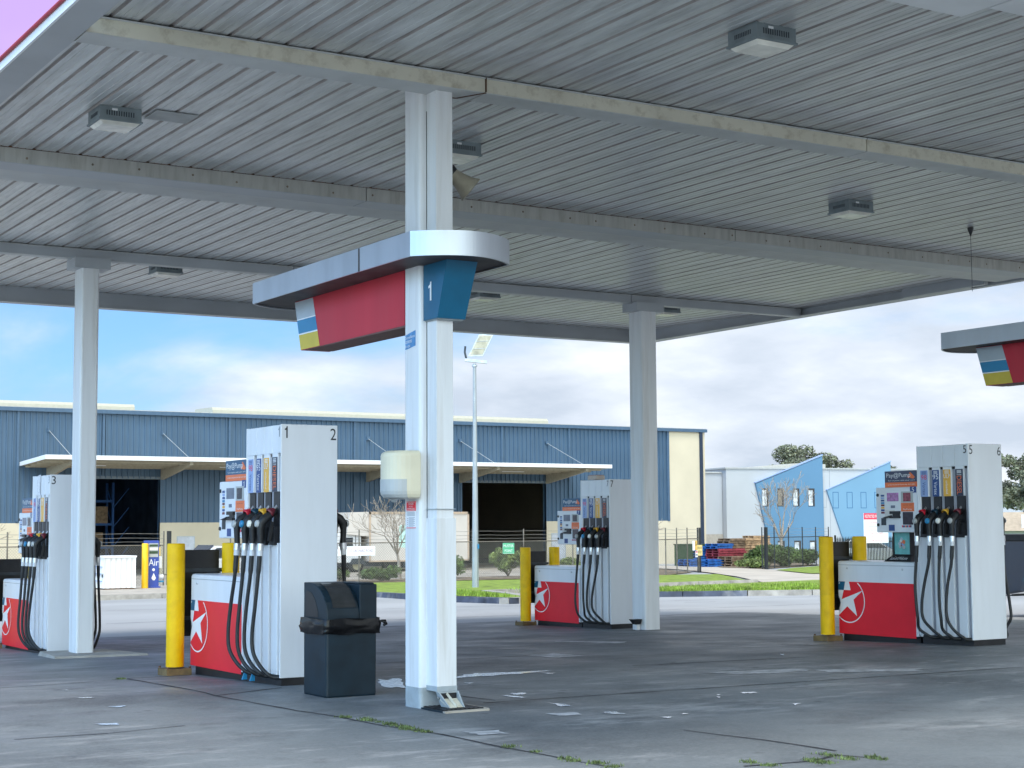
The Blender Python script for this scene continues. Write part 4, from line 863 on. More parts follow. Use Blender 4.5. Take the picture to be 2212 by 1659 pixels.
# black cup by the back column
b = MB(); b.hexa([(15.40, 21.42, -.09), (15.50, 21.42, -.09), (15.5, 21.5, -.09), (15.40, 21.5, -.09)], [(15.34, 21.40, -.01), (15.515, 21.40, -.01), (15.515, 21.52, -.01), (15.34, 21.52, -.01)], BLACK); b.box(15.44, 21.44, -.25, 15.50, 21.48, -.09, COLW)
tag(b.build('rain_hopper', None, (15.45, 21.46, -.2)), 'small black hopper on a stub at the foot of the right back column', 'hopper')

# ------------------------------------------------------------------ the blue warehouse
WH = thing('warehouse', 'long blue steel warehouse with cream base, loading awning and dark doorways', 'warehouse', (44, 84, -.9)); WL = Vector((44, 84, -.9))
def wp(b, n, par=None, bev=0):
    for i, v in enumerate(b.v): b.v[i] = tuple(Vector(v)-WL)
    return b.build(n, par or WH, (0, 0, 0), bev)
XA, XB, YW, ZR, ZG = 6.0, 63.1, 84.0, 7.5, -1.1
OPEN = [(23.85, 29.65), (48.0, 53.85)]
b = MB()
def wall_run(x0, x1, z0, z1):
    b.box(x0, YW, z0, x1, YW+.15, z1, BWALL)
    x = math.ceil(x0/.3)*.3
    while x < x1-.03:
        b.hexa([(x-.03, YW, z0), (x+.03, YW, z0), (x+.026, YW-.07, z0), (x-.026, YW-.07, z0)], [(x-.03, YW, z1), (x+.03, YW, z1), (x+.026, YW-.07, z1), (x-.026, YW-.07, z1)], BWALL); x += .3
wall_run(XA, XB, 4.12, ZR)
xs = [XA]+[v for o in OPEN for v in o]+[XB]
for i in range(0, len(xs), 2): wall_run(xs[i], xs[i+1], 1.82, 4.12)
wp(b, 'cladding')
b = MB()
for i in range(0, len(xs), 2): b.box(xs[i], YW-.06, ZG, xs[i+1], YW+.2, 1.82, CREAM)
b.box(63.1, YW-.06, ZG, 66.0, YW+.2, 7.5, CREAM); b.box(65.8, YW+.2, ZG, 66.0, 118, 7.5, CREAM)
for x in (56.0, 59.5): b.box(x-.01, YW-.064, ZG, x+.01, YW-.06, 1.82, PRINTG)
wp(b, 'cream_base')
for x in (17.1, 18.5, 22.15, 26.55, 50.72, 55.51, 33.5, 41.0): b = MB(); b.box(x-.06, YW-.12, 4.3 if any(o[0] < x < o[1] for o in OPEN) else 1.9, x+.06, YW-.03, ZR, DTRIM if x < 18 else BTRIM); wp(b, 'pilaster_trim')
b = MB(); b.box(62.95, YW-.1, 1.8, 63.12, YW-.03, 7.5, BTRIM); wp(b, 'pilaster_trim')
b = MB(); b.box(65.55, YW-.18, ZG, 65.75, YW-.06, 7.5, DTRIM); b.cyl((53.95, YW-.7, -.9), (53.95, YW-.7, .1), .08, .08, GALV); wp(b, 'downpipe')
b = MB(); b.box(XA, YW-.22, 7.48, 66.1, YW-.02, 7.68, BTRIM); wp(b, 'gutter')
b = MB(); b.hexa([(XA, YW-.1, 7.66), (66.1, YW-.1, 7.66), (66.1, 101, 8.45), (XA, 101, 8.45)], [(XA, YW-.1, 7.72), (66.1, YW-.1, 7.72), (66.1, 101, 8.51), (XA, 101, 8.51)], ROOFC)
b.hexa([(XA, 101, 8.45), (66.1, 101, 8.45), (66.1, 118, 7.66), (XA, 118, 7.66)], [(XA, 101, 8.51), (66.1, 101, 8.51), (66.1, 118, 7.72), (XA, 118, 7.72)], ROOFC); rf = wp(b, 'roof')
for x0, x1 in ((8, 32.05), (36.95, 61.4)):
    b = MB(); pr = [(95.4, 8.2), (95.4, 8.75), (95.55, 8.92), (98.4, 8.97), (98.6, 8.2)]
    b.hexa([(x0, y, z) for y, z in pr], [(x1, y, z) for y, z in pr], VENT); wp(b, 'ridge_vent', rf)
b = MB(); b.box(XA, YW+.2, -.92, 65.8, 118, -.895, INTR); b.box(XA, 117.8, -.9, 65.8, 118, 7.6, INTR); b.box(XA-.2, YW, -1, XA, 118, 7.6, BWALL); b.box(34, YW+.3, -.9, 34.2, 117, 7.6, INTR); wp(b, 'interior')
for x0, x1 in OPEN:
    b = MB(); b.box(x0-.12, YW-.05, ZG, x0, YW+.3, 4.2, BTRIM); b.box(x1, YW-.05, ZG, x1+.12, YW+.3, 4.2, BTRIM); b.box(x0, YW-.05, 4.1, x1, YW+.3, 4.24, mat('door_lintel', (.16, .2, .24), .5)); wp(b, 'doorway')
for x0, x1 in ((30.63, 31.53), (54.22, 55.16)):
    b = MB(); b.box(x0, YW-.075, -.9, x1, YW-.055, 1.05, DOORW); b.box(x0-.05, YW-.085, -.9, x0, YW-.06, 1.1, GALV); b.box(x1, YW-.085, -.9, x1+.05, YW-.06, 1.1, GALV); b.box(x0, YW-.085, 1.05, x1, YW-.06, 1.1, GALV); dr_ = wp(b, 'door')
    b = MB(); b.box(x1-.14, YW-.12, .05, x1-.08, YW-.076, .1, METAL); wp(b, 'handle', dr_)
b = MB()
for x0, x1 in ((56.2, 56.5), (13, 14.2)): b.box(x0, YW-.5, -.9, x1, YW-.1, .9, GREYP)
wp(b, 'wall_box')
# awning, its brackets and tie rods
b = MB(); b.hexa([(22.3, 79.35, 4.885), (55.4, 79.35, 4.885), (55.4, 83.94, 4.70), (22.3, 83.94, 4.70)], [(22.3, 79.35, 4.95), (55.4, 79.35, 4.95), (55.4, 83.94, 4.80), (22.3, 83.94, 4.80)], AWNU)
for k in range(4): y = 80.2+k*1.05; b.box(22.4, y, 4.885-.042*(y-79.35)-.1, 55.3, y+.08, 4.885-.042*(y-79.35)-.001, AWNU)
aw = wp(b, 'awning')
b = MB(); b.box(22.25, 79.27, 4.88, 55.45, 79.35, 5.09, SIGNW); b.hexa([(22.25, 79.35, 4.88), (22.3, 79.35, 4.88), (22.3, 83.94, 4.70), (22.25, 83.94, 4.70)], [(22.25, 79.35, 5.09), (22.3, 79.35, 5.09), (22.3, 83.94, 4.9), (22.25, 83.94, 4.9)], SIGNW); b.hexa([(55.4, 79.35, 4.88), (55.45, 79.35, 4.88), (55.45, 83.94, 4.70), (55.4, 83.94, 4.70)], [(55.4, 79.35, 5.09), (55.45, 79.35, 5.09), (55.45, 83.94, 4.9), (55.4, 83.94, 4.9)], SIGNW)
wp(b, 'awning_fascia', aw)
for k in range(6):
    x = 23.71+6.04*k
    b = MB(); b.hexa([(x-.09, 79.6, 4.70), (x+.09, 79.6, 4.70), (x+.09, 83.95, 4.08), (x-.09, 83.95, 4.08)], [(x-.09, 79.6, 4.87), (x+.09, 79.6, 4.87), (x+.09, 83.95, 4.695), (x-.09, 83.95, 4.695)], AWNU); wp(b, 'awning_bracket', aw)
    b = MB(); b.cyl((x, 83.95, 6.55), (x, 79.7, 4.98), .015, .015, GREYP, 6); b.box(x-.1, 83.85, 6.45, x+.1, 83.98, 6.65, BTRIM); wp(b, 'tie_rod', aw)
for x in (24.4, 32, 49.2): b = MB(); b.box(x, 81.4, 4.66, x+1.5, 81.55, 4.70, SIGNW); wp(b, 'strip_lamp', aw)
# pallet racks seen through the doorways
for ri, (x0, x1, yy) in enumerate(((24.3, 29.4, 91.0), (48.6, 53.4, 108.0))):
    t = thing('storage_rack', ('blue pallet rack with dark cartons inside the left doorway', 'rack of pale sheets deep inside the right doorway')[ri], 'rack', ((x0+x1)/2, yy, -.89), 0); c = Vector(((x0+x1)/2, yy, -.89))
    b = MB()
    for x in (x0, (x0+x1)/2, x1):
        for dy in (0, 1.1): b.box(x-.06-c.x, dy, 0, x+.06-c.x, dy+.1, 5.0, RACKB)
        for k in range(4): b.bar((x-c.x, .05, .3+k*1.1), (x-c.x, 1.15, .3+(k+1)*1.1), .05, .05, RACKB); b.bar((x-c.x, -.02, .3+k*1.1), (x+.9-c.x, -.02, .3+(k+1)*1.1), .04, .04, RACKB)
    for z in (1.3, 2.6, 3.9): b.box(x0-c.x, 0, z, x1-c.x, .08, z+.12, RACKB); b.box(x0-c.x, 1.1, z, x1-c.x, 1.18, z+.12, RACKB)
    b.build('frame', t)
    b = MB(); r = random.Random(ri)
    for z in (0, 1.42, 2.72):
        x = x0+.15
        while x < x1-.9:
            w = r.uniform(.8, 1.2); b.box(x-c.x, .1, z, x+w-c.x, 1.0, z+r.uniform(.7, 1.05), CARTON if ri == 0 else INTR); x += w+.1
    b.build('carton_stock', t)

# ------------------------------------------------------------------ truck beside the warehouse
TR = thing('box_truck', 'white box truck with overcab body parked behind the fence', 'truck', (41.2, 79.6, -.88)); TL = Vector((41.2, 79.6, -.88))
def tp(b, n, par=None, bev=0):
    for i, v in enumerate(b.v): b.v[i] = tuple(Vector(v)-TL)
    return b.build(n, par or TR, (0, 0, 0), bev)
b = MB(); b.box(39.25, 78.5, -.28, 45.25, 80.8, 2.28, TRUCKW)
b.hexa([(37.95, 78.55, 1.15), (39.25, 78.55, 1.02), (39.25, 80.75, 1.02), (37.95, 80.75, 1.15)], [(38.1, 78.55, 2.30), (39.25, 78.55, 2.33), (39.25, 80.75, 2.33), (38.1, 80.75, 2.30)], TRUCKW)
TRIMC = mat('tan_body_trim', (.45, .34, .25), .6)
b.box(39.2, 78.47, 2.2, 45.3, 78.5, 2.33, TRIMC); b.box(39.2, 78.47, -.28, 39.3, 78.5, 2.33, TRIMC); b.box(45.2, 78.47, -.28, 45.3, 78.5, 2.33, TRIMC); b.box(39.2, 78.47, -.32, 45.3, 78.52, -.24, TRIMC)
for pts in ([(41.0, .45), (41.9, .35), (42.1, 1.7), (41.0, 1.6)], [(42.2, .3), (43.1, .9), (43.0, 1.65), (42.3, 1.5)], [(41.3, 1.0), (43.3, .2), (43.3, .6), (41.5, 1.3)]): b.face([(x, 78.494, z) for x, z in pts], MINT)
tp(b, 'cargo_box')
b = MB(); pf = [(37.0, -.35), (36.9, .35), (37.25, 1.12), (37.5, 1.2), (38.75, 1.2), (38.85, 1.1), (38.85, -.35)]
b.hexa([(x, 78.7, z) for x, z in pf], [(x, 80.6, z) for x, z in pf], CARW); cab = tp(b, 'cab', None, .05)
b = MB(); b.face([(37.5, 78.69, .42), (38.35, 78.69, .42), (38.35, 78.69, .98), (37.62, 78.69, .98)], GLASS); b.box(38.5, 78.685, .2, 38.53, 78.7, 1.1, PRINTK); tp(b, 'side_window', cab)
b = MB(); b.box(37.3, 78.9, -.55, 45.0, 80.4, -.3, DGREY); b.box(40.2, 78.7, -.66, 42.2, 79.0, -.34, BLACK); b.box(41.3, 78.6, -.62, 42.0, 78.64, -.34, DGREY); b.box(45.0, 78.7, -.6, 45.25, 80.6, -.5, BLACK); b.box(42.4, 78.6, -.7, 43.4, 79.0, -.4, GREYP); tp(b, 'chassis')
b = MB(); b.hexa([(38.15, 78.62, -.42), (39.05, 78.62, -.42), (39.05, 78.8, -.42), (38.15, 78.8, -.42)], [(38.3, 78.62, -.12), (38.9, 78.62, -.12), (38.9, 78.8, -.12), (38.3, 78.8, -.12)], DGREY); tp(b, 'mudguard')
for x in (38.6, 43.8):
    for y in (78.72, 80.35):
        b = MB(); b.lathe((x, y, -.46), (0, 1, 0), [(.26, 0), (.40, .02), (.42, .08), (.42, .2), (.40, .24), (.0, .24)], TYRE, 20); w = tp(b, 'wheel')
        b = MB(); b.lathe((x, y+.005, -.46), (0, 1, 0), [(.0, .06), (.1, .05), (.18, .03), (.26, 0)], mat('dusty_rim', (.3, .27, .17), .6), 16); tp(b, 'rim', w)

# ------------------------------------------------------------------ cars
def car(name, label, loc, rotz, paint, kind, Ln=4.4, Wd=1.75, Hb=.92, Ht=1.45, wr=.32):
    """lengthwise along local x, nose at +x, base on the ground"""
    t = thing(name, label, 'car' if kind != 'ute' else 'ute', loc, rotz)
    h = Wd/2; L2 = Ln/2; ax_ = (-L2*.60, L2*.64)
    def low(y):
        pts = [(-L2, .32)]
        for c in ax_:
            for k in range(9):
                a = math.pi*(1-k/8); pts.append((c+(wr+.06)*math.cos(a), max(.28, wr+(wr+.06)*math.sin(a))))
        pts += [(L2, .3), (L2+.02, .62), (L2-.12, Hb-.12)]
        if kind == 'ute': pts += [(L2*.42, Hb), (-L2*.12, Hb+.02), (-L2+.02, Hb+.06), (-L2-.03, .7)]
        else: pts += [(L2*.45, Hb), (-L2+.05, Hb+.02), (-L2-.03, .7)]
        return [(x, y, z) for x, z in pts]
    b = MB(); b.hexa(low(-h), low(h), paint); b.build('body', t, bev=.035)
    if kind == 'ute': cf = [(L2*.38, Hb-.03), (L2*.16, Ht+.0), (-L2*.02, Ht+.02), (-L2*.16, Hb+.02)]
    else: cf = [(L2*.5, Hb-.03), (L2*.12, Ht), (-L2*.55, Ht-.02), (-L2*.93, Hb)]
    b = MB(); n = len(cf)
    lo = [(x, -h+.04+(.14 if z > Hb+.1 else 0), z) for x, z in cf]; hi = [(x, h-.04-(.14 if z > Hb+.1 else 0), z) for x, z in cf]
    b.hexa(lo, hi, paint); cb = b.build('cabin', t, bev=.04)
    cx = sum(p[0] for p in cf)/4; cz = sum(p[1] for p in cf)/4
    b = MB()
    for s in (-1, 1):
        q = [(cx+(x-cx)*.86, s*(h-.022-(.125 if z > Hb+.1 else 0)), cz+(z-cz)*.72) for x, z in cf]; b.face(q, GLASS)
    for i, j in ((0, 1), (2, 3)):
        (xa, za), (xb, zb) = cf[i], cf[j]; d = .012 if i == 0 else -.012
        b.face([(xa+d, -h+.2, za+.05), (xa+d, h-.2, za+.05), (xb+d*2, h-.3, zb-.06), (xb+d*2, -h+.3, zb-.06)], GLASS)
    b.build('windows', cb)
    if kind == 'ute':
        b = MB(); b.box(-L2+.0, -h-.012, Hb+.0, -L2*.17, h+.012, Hb+.125, BLACK); b.build('tray_cover', t, bev=.02)
        for s in (-1, 1):
            for c in ax_:
                b = MB()
                for k in range(10):
                    a0, a1 = math.pi*(1-k/10), math.pi*(1-(k+1)/10)
                    r0, r1 = wr+.045, wr+.15
                    P_ = lambda r_, a, o: (c+r_*math.cos(a), s*(h+o), wr+r_*math.sin(a))
                    b.face([P_(r0, a0, .03), P_(r0, a1, .03), P_(r1, a1, .012), P_(r1, a0, .012)], CARB); b.face([P_(r0, a0, -.05), P_(r0, a1, -.05), P_(r0, a1, .03), P_(r0, a0, .03)], BLACK)
                b.build('wheel_arch', t)
        b = MB(); b.box(-L2-.2, -.6, .3, -L2, .6, .42, DGREY); b.box(-L2-.24, -.04, .3, -L2-.1, .04, .36, RUST); b.build('tow_bar', t)
    for s in (-1, 1):
        b = MB(); b.box(-L2-.02, s*h-.02*s-.1, .62, -L2+.08, s*h-.02*s+.1*(s < 0)*0+.1, .82, LAMPR); b.build('tail_lamp', t)
        b = MB(); b.box(L2-.16, s*(h-.28)-.14, .6, L2+.01, s*(h-.28)+.14, .74, LAMPC); b.build('headlight', t)
        for c in ax_:
            b = MB(); y = s*(h-.2) if s > 0 else -h-.0
            b.lathe((c, s*(h+.005), wr), (0, -s, 0), [(wr*.62, 0), (wr*.93, .01), (wr, .05), (wr, .19), (wr*.9, .22), (0, .22)], TYRE, 22); w = b.build('wheel', t)
            b = MB(); b.lathe((c, s*(h+.0), wr), (0, -s, 0), [(0, .02), (wr*.2, .015), (wr*.25, .04), (wr*.55, .03), (wr*.63, .0)], RIM, 18); b.build('rim', w)
    b = MB(); b.box(-L2*.1, -h-.02, Hb-.2, .1, -h, Hb-.16, paint); b.build('door_handle', t); return t
car('dark_ute', 'dark blue ute parked behind pump 5 at the right edge', (23.25, 17.6, -.1), R(-90), CARB, 'ute', 5.2, 1.86, 1.26, 1.85, .41)
car('parked_car', 'white car behind the black palisade fence', (68.6, 71.8, -.86), R(-35), CARW, 'hatch', Ht=1.5, Hb=.95)
car('parked_car', 'pale car glimpsed behind the fence between pump 1 and its bollard', (27.8, 69.5, -.86), R(10), CARW, 'hatch', Ht=1.6, Hb=1.0)

# ------------------------------------------------------------------ fences
def chain_fence(name, label, pts, posts, h=1.65, post_m=FPOST, barb=True, pitch=.11, cat='fence', ztop=2.2, brace=False):
    """posts stand along the polyline every `posts` metres"""
    o = (sum(p[0] for p in pts)/len(pts), sum(p[1] for p in pts)/len(pts)); O = Vector((o[0], o[1], gz(o[1])))
    t = thing(name, label, cat, O)
    segs = []
    for p, q in zip(pts, pts[1:]): segs.append((Vector((*p, gz(p[1])+.05)), Vector((*q, gz(q[1])+.05))))
    mesh = MB(); rail = MB(); wires = MB()
    for a, c in segs:
        d = c-a; ln = d.length; u = d/ln; n = Vector((-u.y, u.x, 0))
        k = max(1, round(ln/posts))
        for i in range(k+1):
            if i == k and c is not segs[-1][1]: continue
            p = a+u*(ln*i/k); b = MB(); b.cyl(p-O, p+Vector((0, 0, ztop))-O, .03, .03, post_m, 8); b.build('post', t)
        z = Vector((0, 0, h))
        rail.cyl(a+z-O, c+z-O, .022, .022, post_m, 6); rail.cyl(a+Vector((0, 0, .06))-O, c+Vector((0, 0, .06))-O, .012, .012, post_m, 5)
        if barb:
            for zz in (h+.13, h+.28, h+.45):
                m_ = max(2, int(ln/.7)); pt = [a+u*(ln*i/m_)+Vector((0, 0, zz+.012*math.sin(i*1.7)))-O for i in range(m_+1)]; wires.tube(pt, .007, WIRE, 4)
        x = -h
        w = .0042
        while x < ln:
            for sgn in (1, -1):
                x0, z0, x1, z1 = (x, .05, x+h-.05, h) if sgn > 0 else (x, h, x+h-.05, .05)
                if x0 < 0: z0 += (z1-z0)*(-x0)/(x1-x0); x0 = 0
                if x1 > ln: z1 = z0+(z1-z0)*(ln-x0)/(x1-x0); x1 = ln
                if x1 > x0:
                    dz = w*1.4
                    A = a+u*x0-O; B = a+u*x1-O
                    mesh.face([A+Vector((0, 0, z0-dz)), B+Vector((0, 0, z1-dz)), B+Vector((0, 0, z1+dz)), A+Vector((0, 0, z0+dz))], WIRE)
            x += pitch
    mesh.build('mesh', t); rail.build('rail', t)
    if barb: wires.build('barbed_wire', t)
    return t
chain_fence('chain_link_fence', 'chain link fence with barbed wire behind the air unit and white cabinet', [(4, 62.0), (22.1, 62.1)], 3.0)
chain_fence('chain_link_fence', 'chain link fence carrying the green sign, in front of the truck', [(24.9, 62.2), (33.5, 62.3), (46.8, 62.6), (50.3, 65.5), (51.4, 66.0)], 2.9)
chain_fence('sliding_gate', 'open dark mesh gate between pallets and bare tree', [(57.2, 68.0), (58.9, 69.0), (66.0, 72.5)], 1.9, post_m=FDARK, barb=True, cat='gate')
b = MB(); b.box(-.07, -.07, 0, .07, .07, 2.25, FDARK); gp_ = b.build('gate_post', None, (51.5, 66.1, -.86), local=True); tag(gp_, 'thick dark gate post beside the truck entry sign', 'post', 'dark gate posts')
q_ = gp_.copy(); COL.objects.link(q_); q_.location = (57.35, 67.85, -.86); q_['label'] = 'thick dark gate post in front of the bare tree'
q_ = gp_.copy(); COL.objects.link(q_); q_.location = (22.35, 62.2, -.85); q_['label'] = 'dark gate post just left of the near yellow bollard, behind it'
t = thing('palisade_fence', 'black palisade fence with pointed pales at the right', 'fence', (69, 70, -.87)); b = MB(); pa, pb = Vector((61.8, 67.3, 0)), Vector((84, 71.5, 0)); n = int((pb-pa).length/.14)
for i in range(n):
    p = pa+(pb-pa)*i/n-Vector((69, 70, 0)); b.hexa([(p.x-.03, p.y-.012, .05), (p.x+.03, p.y-.012, .05), (p.x+.03, p.y+.012, .05), (p.x-.03, p.y+.012, .05)], [(p.x-.03, p.y-.012, 1.62), (p.x+.03, p.y-.012, 1.62), (p.x+.03, p.y+.012, 1.62), (p.x-.03, p.y+.012, 1.62)], FDARK); b.face([(p.x-.03, p.y-.012, 1.62), (p.x+.03, p.y-.012, 1.62), (p.x, p.y, 1.75)], FDARK)
b.build('pales', t)
for z in (.3, 1.42): b = MB(); b.bar(pa-Vector((69, 70, -z)), pb-Vector((69, 70, -z)), .03, .06, FDARK); b.build('rail', t)
for i in range(9): p = pa+(pb-pa)*i/8-Vector((69, 70, 0)); b = MB(); b.box(p.x-.04, p.y+.02, 0, p.x+.04, p.y+.1, 1.8, FDARK); b.build('post', t)

# ------------------------------------------------------------------ signs
def board(name, label, x0, x1, z0, z1, y, face_m, fn=None, cat='sign', group=None, back=GREYP):
    b = MB(); c = Vector(((x0+x1)/2, y, z0)); b.box(x0-c.x, 0, 0, x1-c.x, .012, z1-z0, back); b.box(x0-c.x+.004, -.003, .004, x1-c.x-.004, 0, z1-z0-.004, face_m)
    if fn: fn(b, x1-x0, z1-z0)
    return tag(b.build(name, None, c, local=True), label, cat, group)
XX, ZZ = (1, 0, 0), (0, 0, 1)
def f_m(b, w, h): b.text('MUSTER', (0, -.005, h*.73), XX, ZZ, w*.86, h*.24, SIGNW); b.text('POINT', (0, -.005, h*.28), XX, ZZ, w*.68, h*.24, SIGNW); b.box(-w/2+.03, -.0045, .02, w/2-.03, -.0035, .03, SIGNW)
board('muster_sign', 'green MUSTER POINT sign on the chain link fence', 37.68, 38.28, .30, .78, 62.33, GREEN, f_m)
def f_o(b, w, h):
    b.text('17 ORCHARD ROAD', (.62, -.005, h*.52), XX, ZZ, 1.05, .115, mat('plum_print', (.20, .06, .17), .5))
    b.text('LOGISTICS', (-.82, -.005, h*.35), XX, ZZ, .55, .09, PRINTR); b.face([(-1.1, -.005, h*.6), (-.75, -.005, h*.55), (-.7, -.005, h*.9), (-1.0, -.005, h*.92)], MINT)
board('street_banner', 'white 17 ORCHARD ROAD banner on the fence below the truck cab', 28.8, 31.3, .32, .72, 62.1, SIGNW, f_o, 'banner')
YSG = mat('yellow_warning_sign', (.66, .42, .10), .5)
def f_w(b, w, h):
    b.face([(-w*.36, -.005, h*.45), (w*.36, -.005, h*.45), (0, -.005, h*.9)], PRINTK); b.face([(-w*.26, -.0055, h*.50), (w*.26, -.0055, h*.50), (0, -.0055, h*.82)], YSG); b.box(-w*.12, -.006, h*.55, w*.12, -.0055, h*.6, PRINTK)
    for i, s in enumerate(('CAUTION', 'FORKLIFTS', 'IN USE')): b.text(s, (0, -.005, h*(.34-.11*i)), XX, ZZ, w*(.7, .8, .5)[i], h*.07, PRINTK)
board('warning_sign', 'yellow forklift warning sign on the fence right of the air unit', 21.62, 21.93, .17, .78, 61.98, YSG, f_w)
board('warning_sign', 'tall white sign on the fence, left of two yellow ones', 50.17, 50.31, .27, .74, 64.9, SIGNW)
board('warning_sign', 'narrow yellow triangle sign beside the white one on the fence', 50.35, 50.54, .29, .76, 65.0, YSG, lambda b, w, h: (b.face([(-w*.36, -.005, h*.5), (w*.36, -.005, h*.5), (0, -.005, h*.9)], PRINTK), b.face([(-w*.22, -.0055, h*.55), (w*.22, -.0055, h*.55), (0, -.0055, h*.8)], YSG)))
def f_t(b, w, h): b.text('TRUCK', (0, -.005, h*.72), XX, ZZ, w*.8, h*.22, PRINTK); b.text('ENTRY', (0, -.005, h*.34), XX, ZZ, w*.8, h*.22, PRINTK)
board('truck_entry_sign', 'pale yellow TRUCK ENTRY sign beside the gate post', 50.95, 51.32, .0, .53, 65.6, mat('pale_yellow_sign', (.70, .55, .22), .5), f_t)
board('notice', 'small white notice low on the fence under the narrow yellow sign', 50.45, 50.6, -.06, .26, 65.05, SIGNW, lambda b, w, h: (b.box(-w*.4, -.005, h*.7, w*.4, -.004, h*.9, PRINTR), b.box(-w*.4, -.005, h*.2, w*.4, -.004, h*.5, PRINTG)))
t = thing('parking_notice', 'white notice with red heading on a post between the bollard and pump 5', 'sign', (55.7, 58, -.83))
b = MB(); b.box(-.66, 0, 1.45, .9, .02, 2.86, SIGNW); b.box(-.66, -.004, 2.56, .9, 0, 2.86, PRINTR); b.text('RESTRICTED PARKING AREA', (.12, -.006, 2.71), XX, ZZ, 1.4, .15, SIGNW)
for i, (s, mm) in enumerate((('NO PARKING HERE', PRINTR), ('vehicles may be towed', PRINTG), ('at the owners cost', PRINTG), ('release fees apply', PRINTR), ('customers only', PRINTR), ('24 hours', PRINTR))):
    b.text(s, (.12, -.005, 2.40-i*.165), XX, ZZ, 1.1-.08*i, .07, mm)
b.build('board', t); b = MB(); b.cyl((-.5, .04, 0), (-.5, .04, 2.8), .035, .035, GALV, 8); b.build('post', t)

# ------------------------------------------------------------------ cabinet, bollard and air unit on the left footpath
t = thing('equipment_cabinet', 'low white corrugated steel cabinet on the footpath', 'cabinet', (18.8, 57.4, -.66)); 
ang = R(3); b = MB(); w2 = .585; H_ = 1.13
def loc_(x, y, z): return (x, y, z)
prof = []
for i in range(25):
    x = -w2+2*w2*i/24; prof.append((x, -.02-.025*(1+math.cos(i*math.pi/2.0))))
CBW = mat('cabinet_white', (.76, .75, .74), .5, var=.02)
b.hexa([(x, y, .06) for x, y in prof]+[(w2, 1.0, .06), (-w2, 1.0, .06)], [(x, y, H_) for x, y in prof]+[(w2, 1.0, H_), (-w2, 1.0, H_)], CBW); b.box(-w2-.03, -.09, H_, w2+.03, 1.03, H_+.07, CBW); bo_ = b.build('body', t, rotz=ang)
b = MB(); b.box(-w2+.05, -.03, 0, w2-.02, .9, .06, RUST); b.build('base', t, rotz=ang)
b = MB()
for z in (.3, .55, .8): b.box(-w2-.035, .1, z, -w2-.0, .9, z+.03, LBLUE)
b.box(-w2-.045, -.02, .55, -w2-.0, .06, .58, METAL); b.box(-w2-.045, .0, .44, -w2-.02, .05, .54, DGREY); b.build('latch', t, rotz=ang)
t = thing('bollard', 'bright yellow bollard standing beside the blue air unit', 'bollard', (19.98, 58.1, -.66)); b = MB(); b.lathe((0, 0, 0), (0, 0, 1), [(.12, 0), (.12, 1.58), (.11, 1.62), (0, 1.62)], YELB, 20); b.build('post', t)
t = thing('air_unit', 'blue air and water unit with white Air lettering', 'air unit', (20.33, 58.45, -.66)); AIRB = mat('air_unit_blue', (.035, .07, .33), .4, var=.04)
b = MB(); b.box(-.22, -.22, 0, .22, .22, 1.72, AIRB); b.box(-.28, -.26, 0, .28, .26, .06, AIRB); b.build('body', t, bev=.01)
b = MB(); b.box(-.16, -.235, 1.12, .18, -.221, 1.62, GREYP); b.box(-.15, -.24, 1.5, .17, -.236, 1.58, ELEC); b.box(-.15, -.24, 1.38, .17, -.236, 1.46, LENS); b.box(-.15, -.24, 1.24, .17, -.236, 1.34, ELEC); b.build('control_panel', t)
b = MB(); b.text('Air', (.02, -.223, .93), XX, ZZ, .38, .24, SIGNW); b.lathe((.02, -.2215, .66), (0, -1, 0), [(.0, .004), (.05, .004), (.055, 0)], SIGNW, 10); b.face([(-.06, -.224, .36), (.0, -.224, .28), (.06, -.224, .28), (.11, -.224, .36), (.025, -.224, .55)], SIGNW); b.build('lettering', t)
b = MB(); b.box(.26, -.1, .72, .37, .1, 1.15, CBW); b.cyl((.27, 0, .4), (.45, 0, .4), .09, .09, CBW, 12); b.box(.26, -.1, .2, .45, .1, .26, TEAL2); b.build('hose_holder', t)

# ------------------------------------------------------------------ floodlight pole
GALVP = mat('pole_galvanising', (.34, .37, .39), .5, .3, var=.05, scale=2)
t = thing('floodlight_pole', 'tall galvanised pole with tilted floodlight on the grass', 'lamp post', (28.0, 48.1, -.55))
b = MB(); b.lathe((0, 0, 0), (0, 0, 1), [(.12, -.2), (.118, 0), (.094, 3.0), (.062, 6.4), (.058, 7.55)], GALVP, 8, False); b.lathe((0, 0, 7.45), (0, 0, 1), [(.09, 0), (.09, .06)], GALV, 10); b.box(.01, -.145, 1.3, .07, -.125, 1.45, TEAL2); b.build('pole', t)
rv, fv = Vector((.853, -.523, 0)), Vector((.523, .853, 0))
b = MB(); b.bar(rv*-.32+Vector((0, 0, 7.68)), rv*.42+Vector((0, 0, 7.60)), .16, .1, GALV); b.tube([rv*-.28+Vector((0, 0, 7.72)), rv*-.33+Vector((0, 0, 7.95)), rv*-.31+Vector((0, 0, 8.15))], .04, DGREY, 6); b.build('bracket', t)
b = MB(); c0_ = Vector((0, 0, 7.78)); d1 = (rv*.42+Vector((0, 0, .86)))*.9; wv = rv*.5+Vector((0, 0, .02)); nn = (fv*.35).normalized()*.1
q = [c0_-rv*.22+Vector((0, 0, .02)), c0_-rv*.22+wv, c0_-rv*.22+wv+d1, c0_-rv*.22+d1]
b.hexa([v+nn for v in q], [v for v in q], GALV); hd_ = b.build('floodlight', t)
b = MB(); cq = sum(q, Vector())/4; b.face([cq+(v-cq)*.86-nn*.06 for v in q], mat('floodlight_lens', (.40, .37, .27), .4, var=.15, scale=6)); 
for s in (.33, .66): b.bar(q[0]+d1*s-nn*.08+wv*.1, q[0]+d1*s-nn*.08+wv*.9, .02, .02, GREYP)
b.build('lens', hd_)

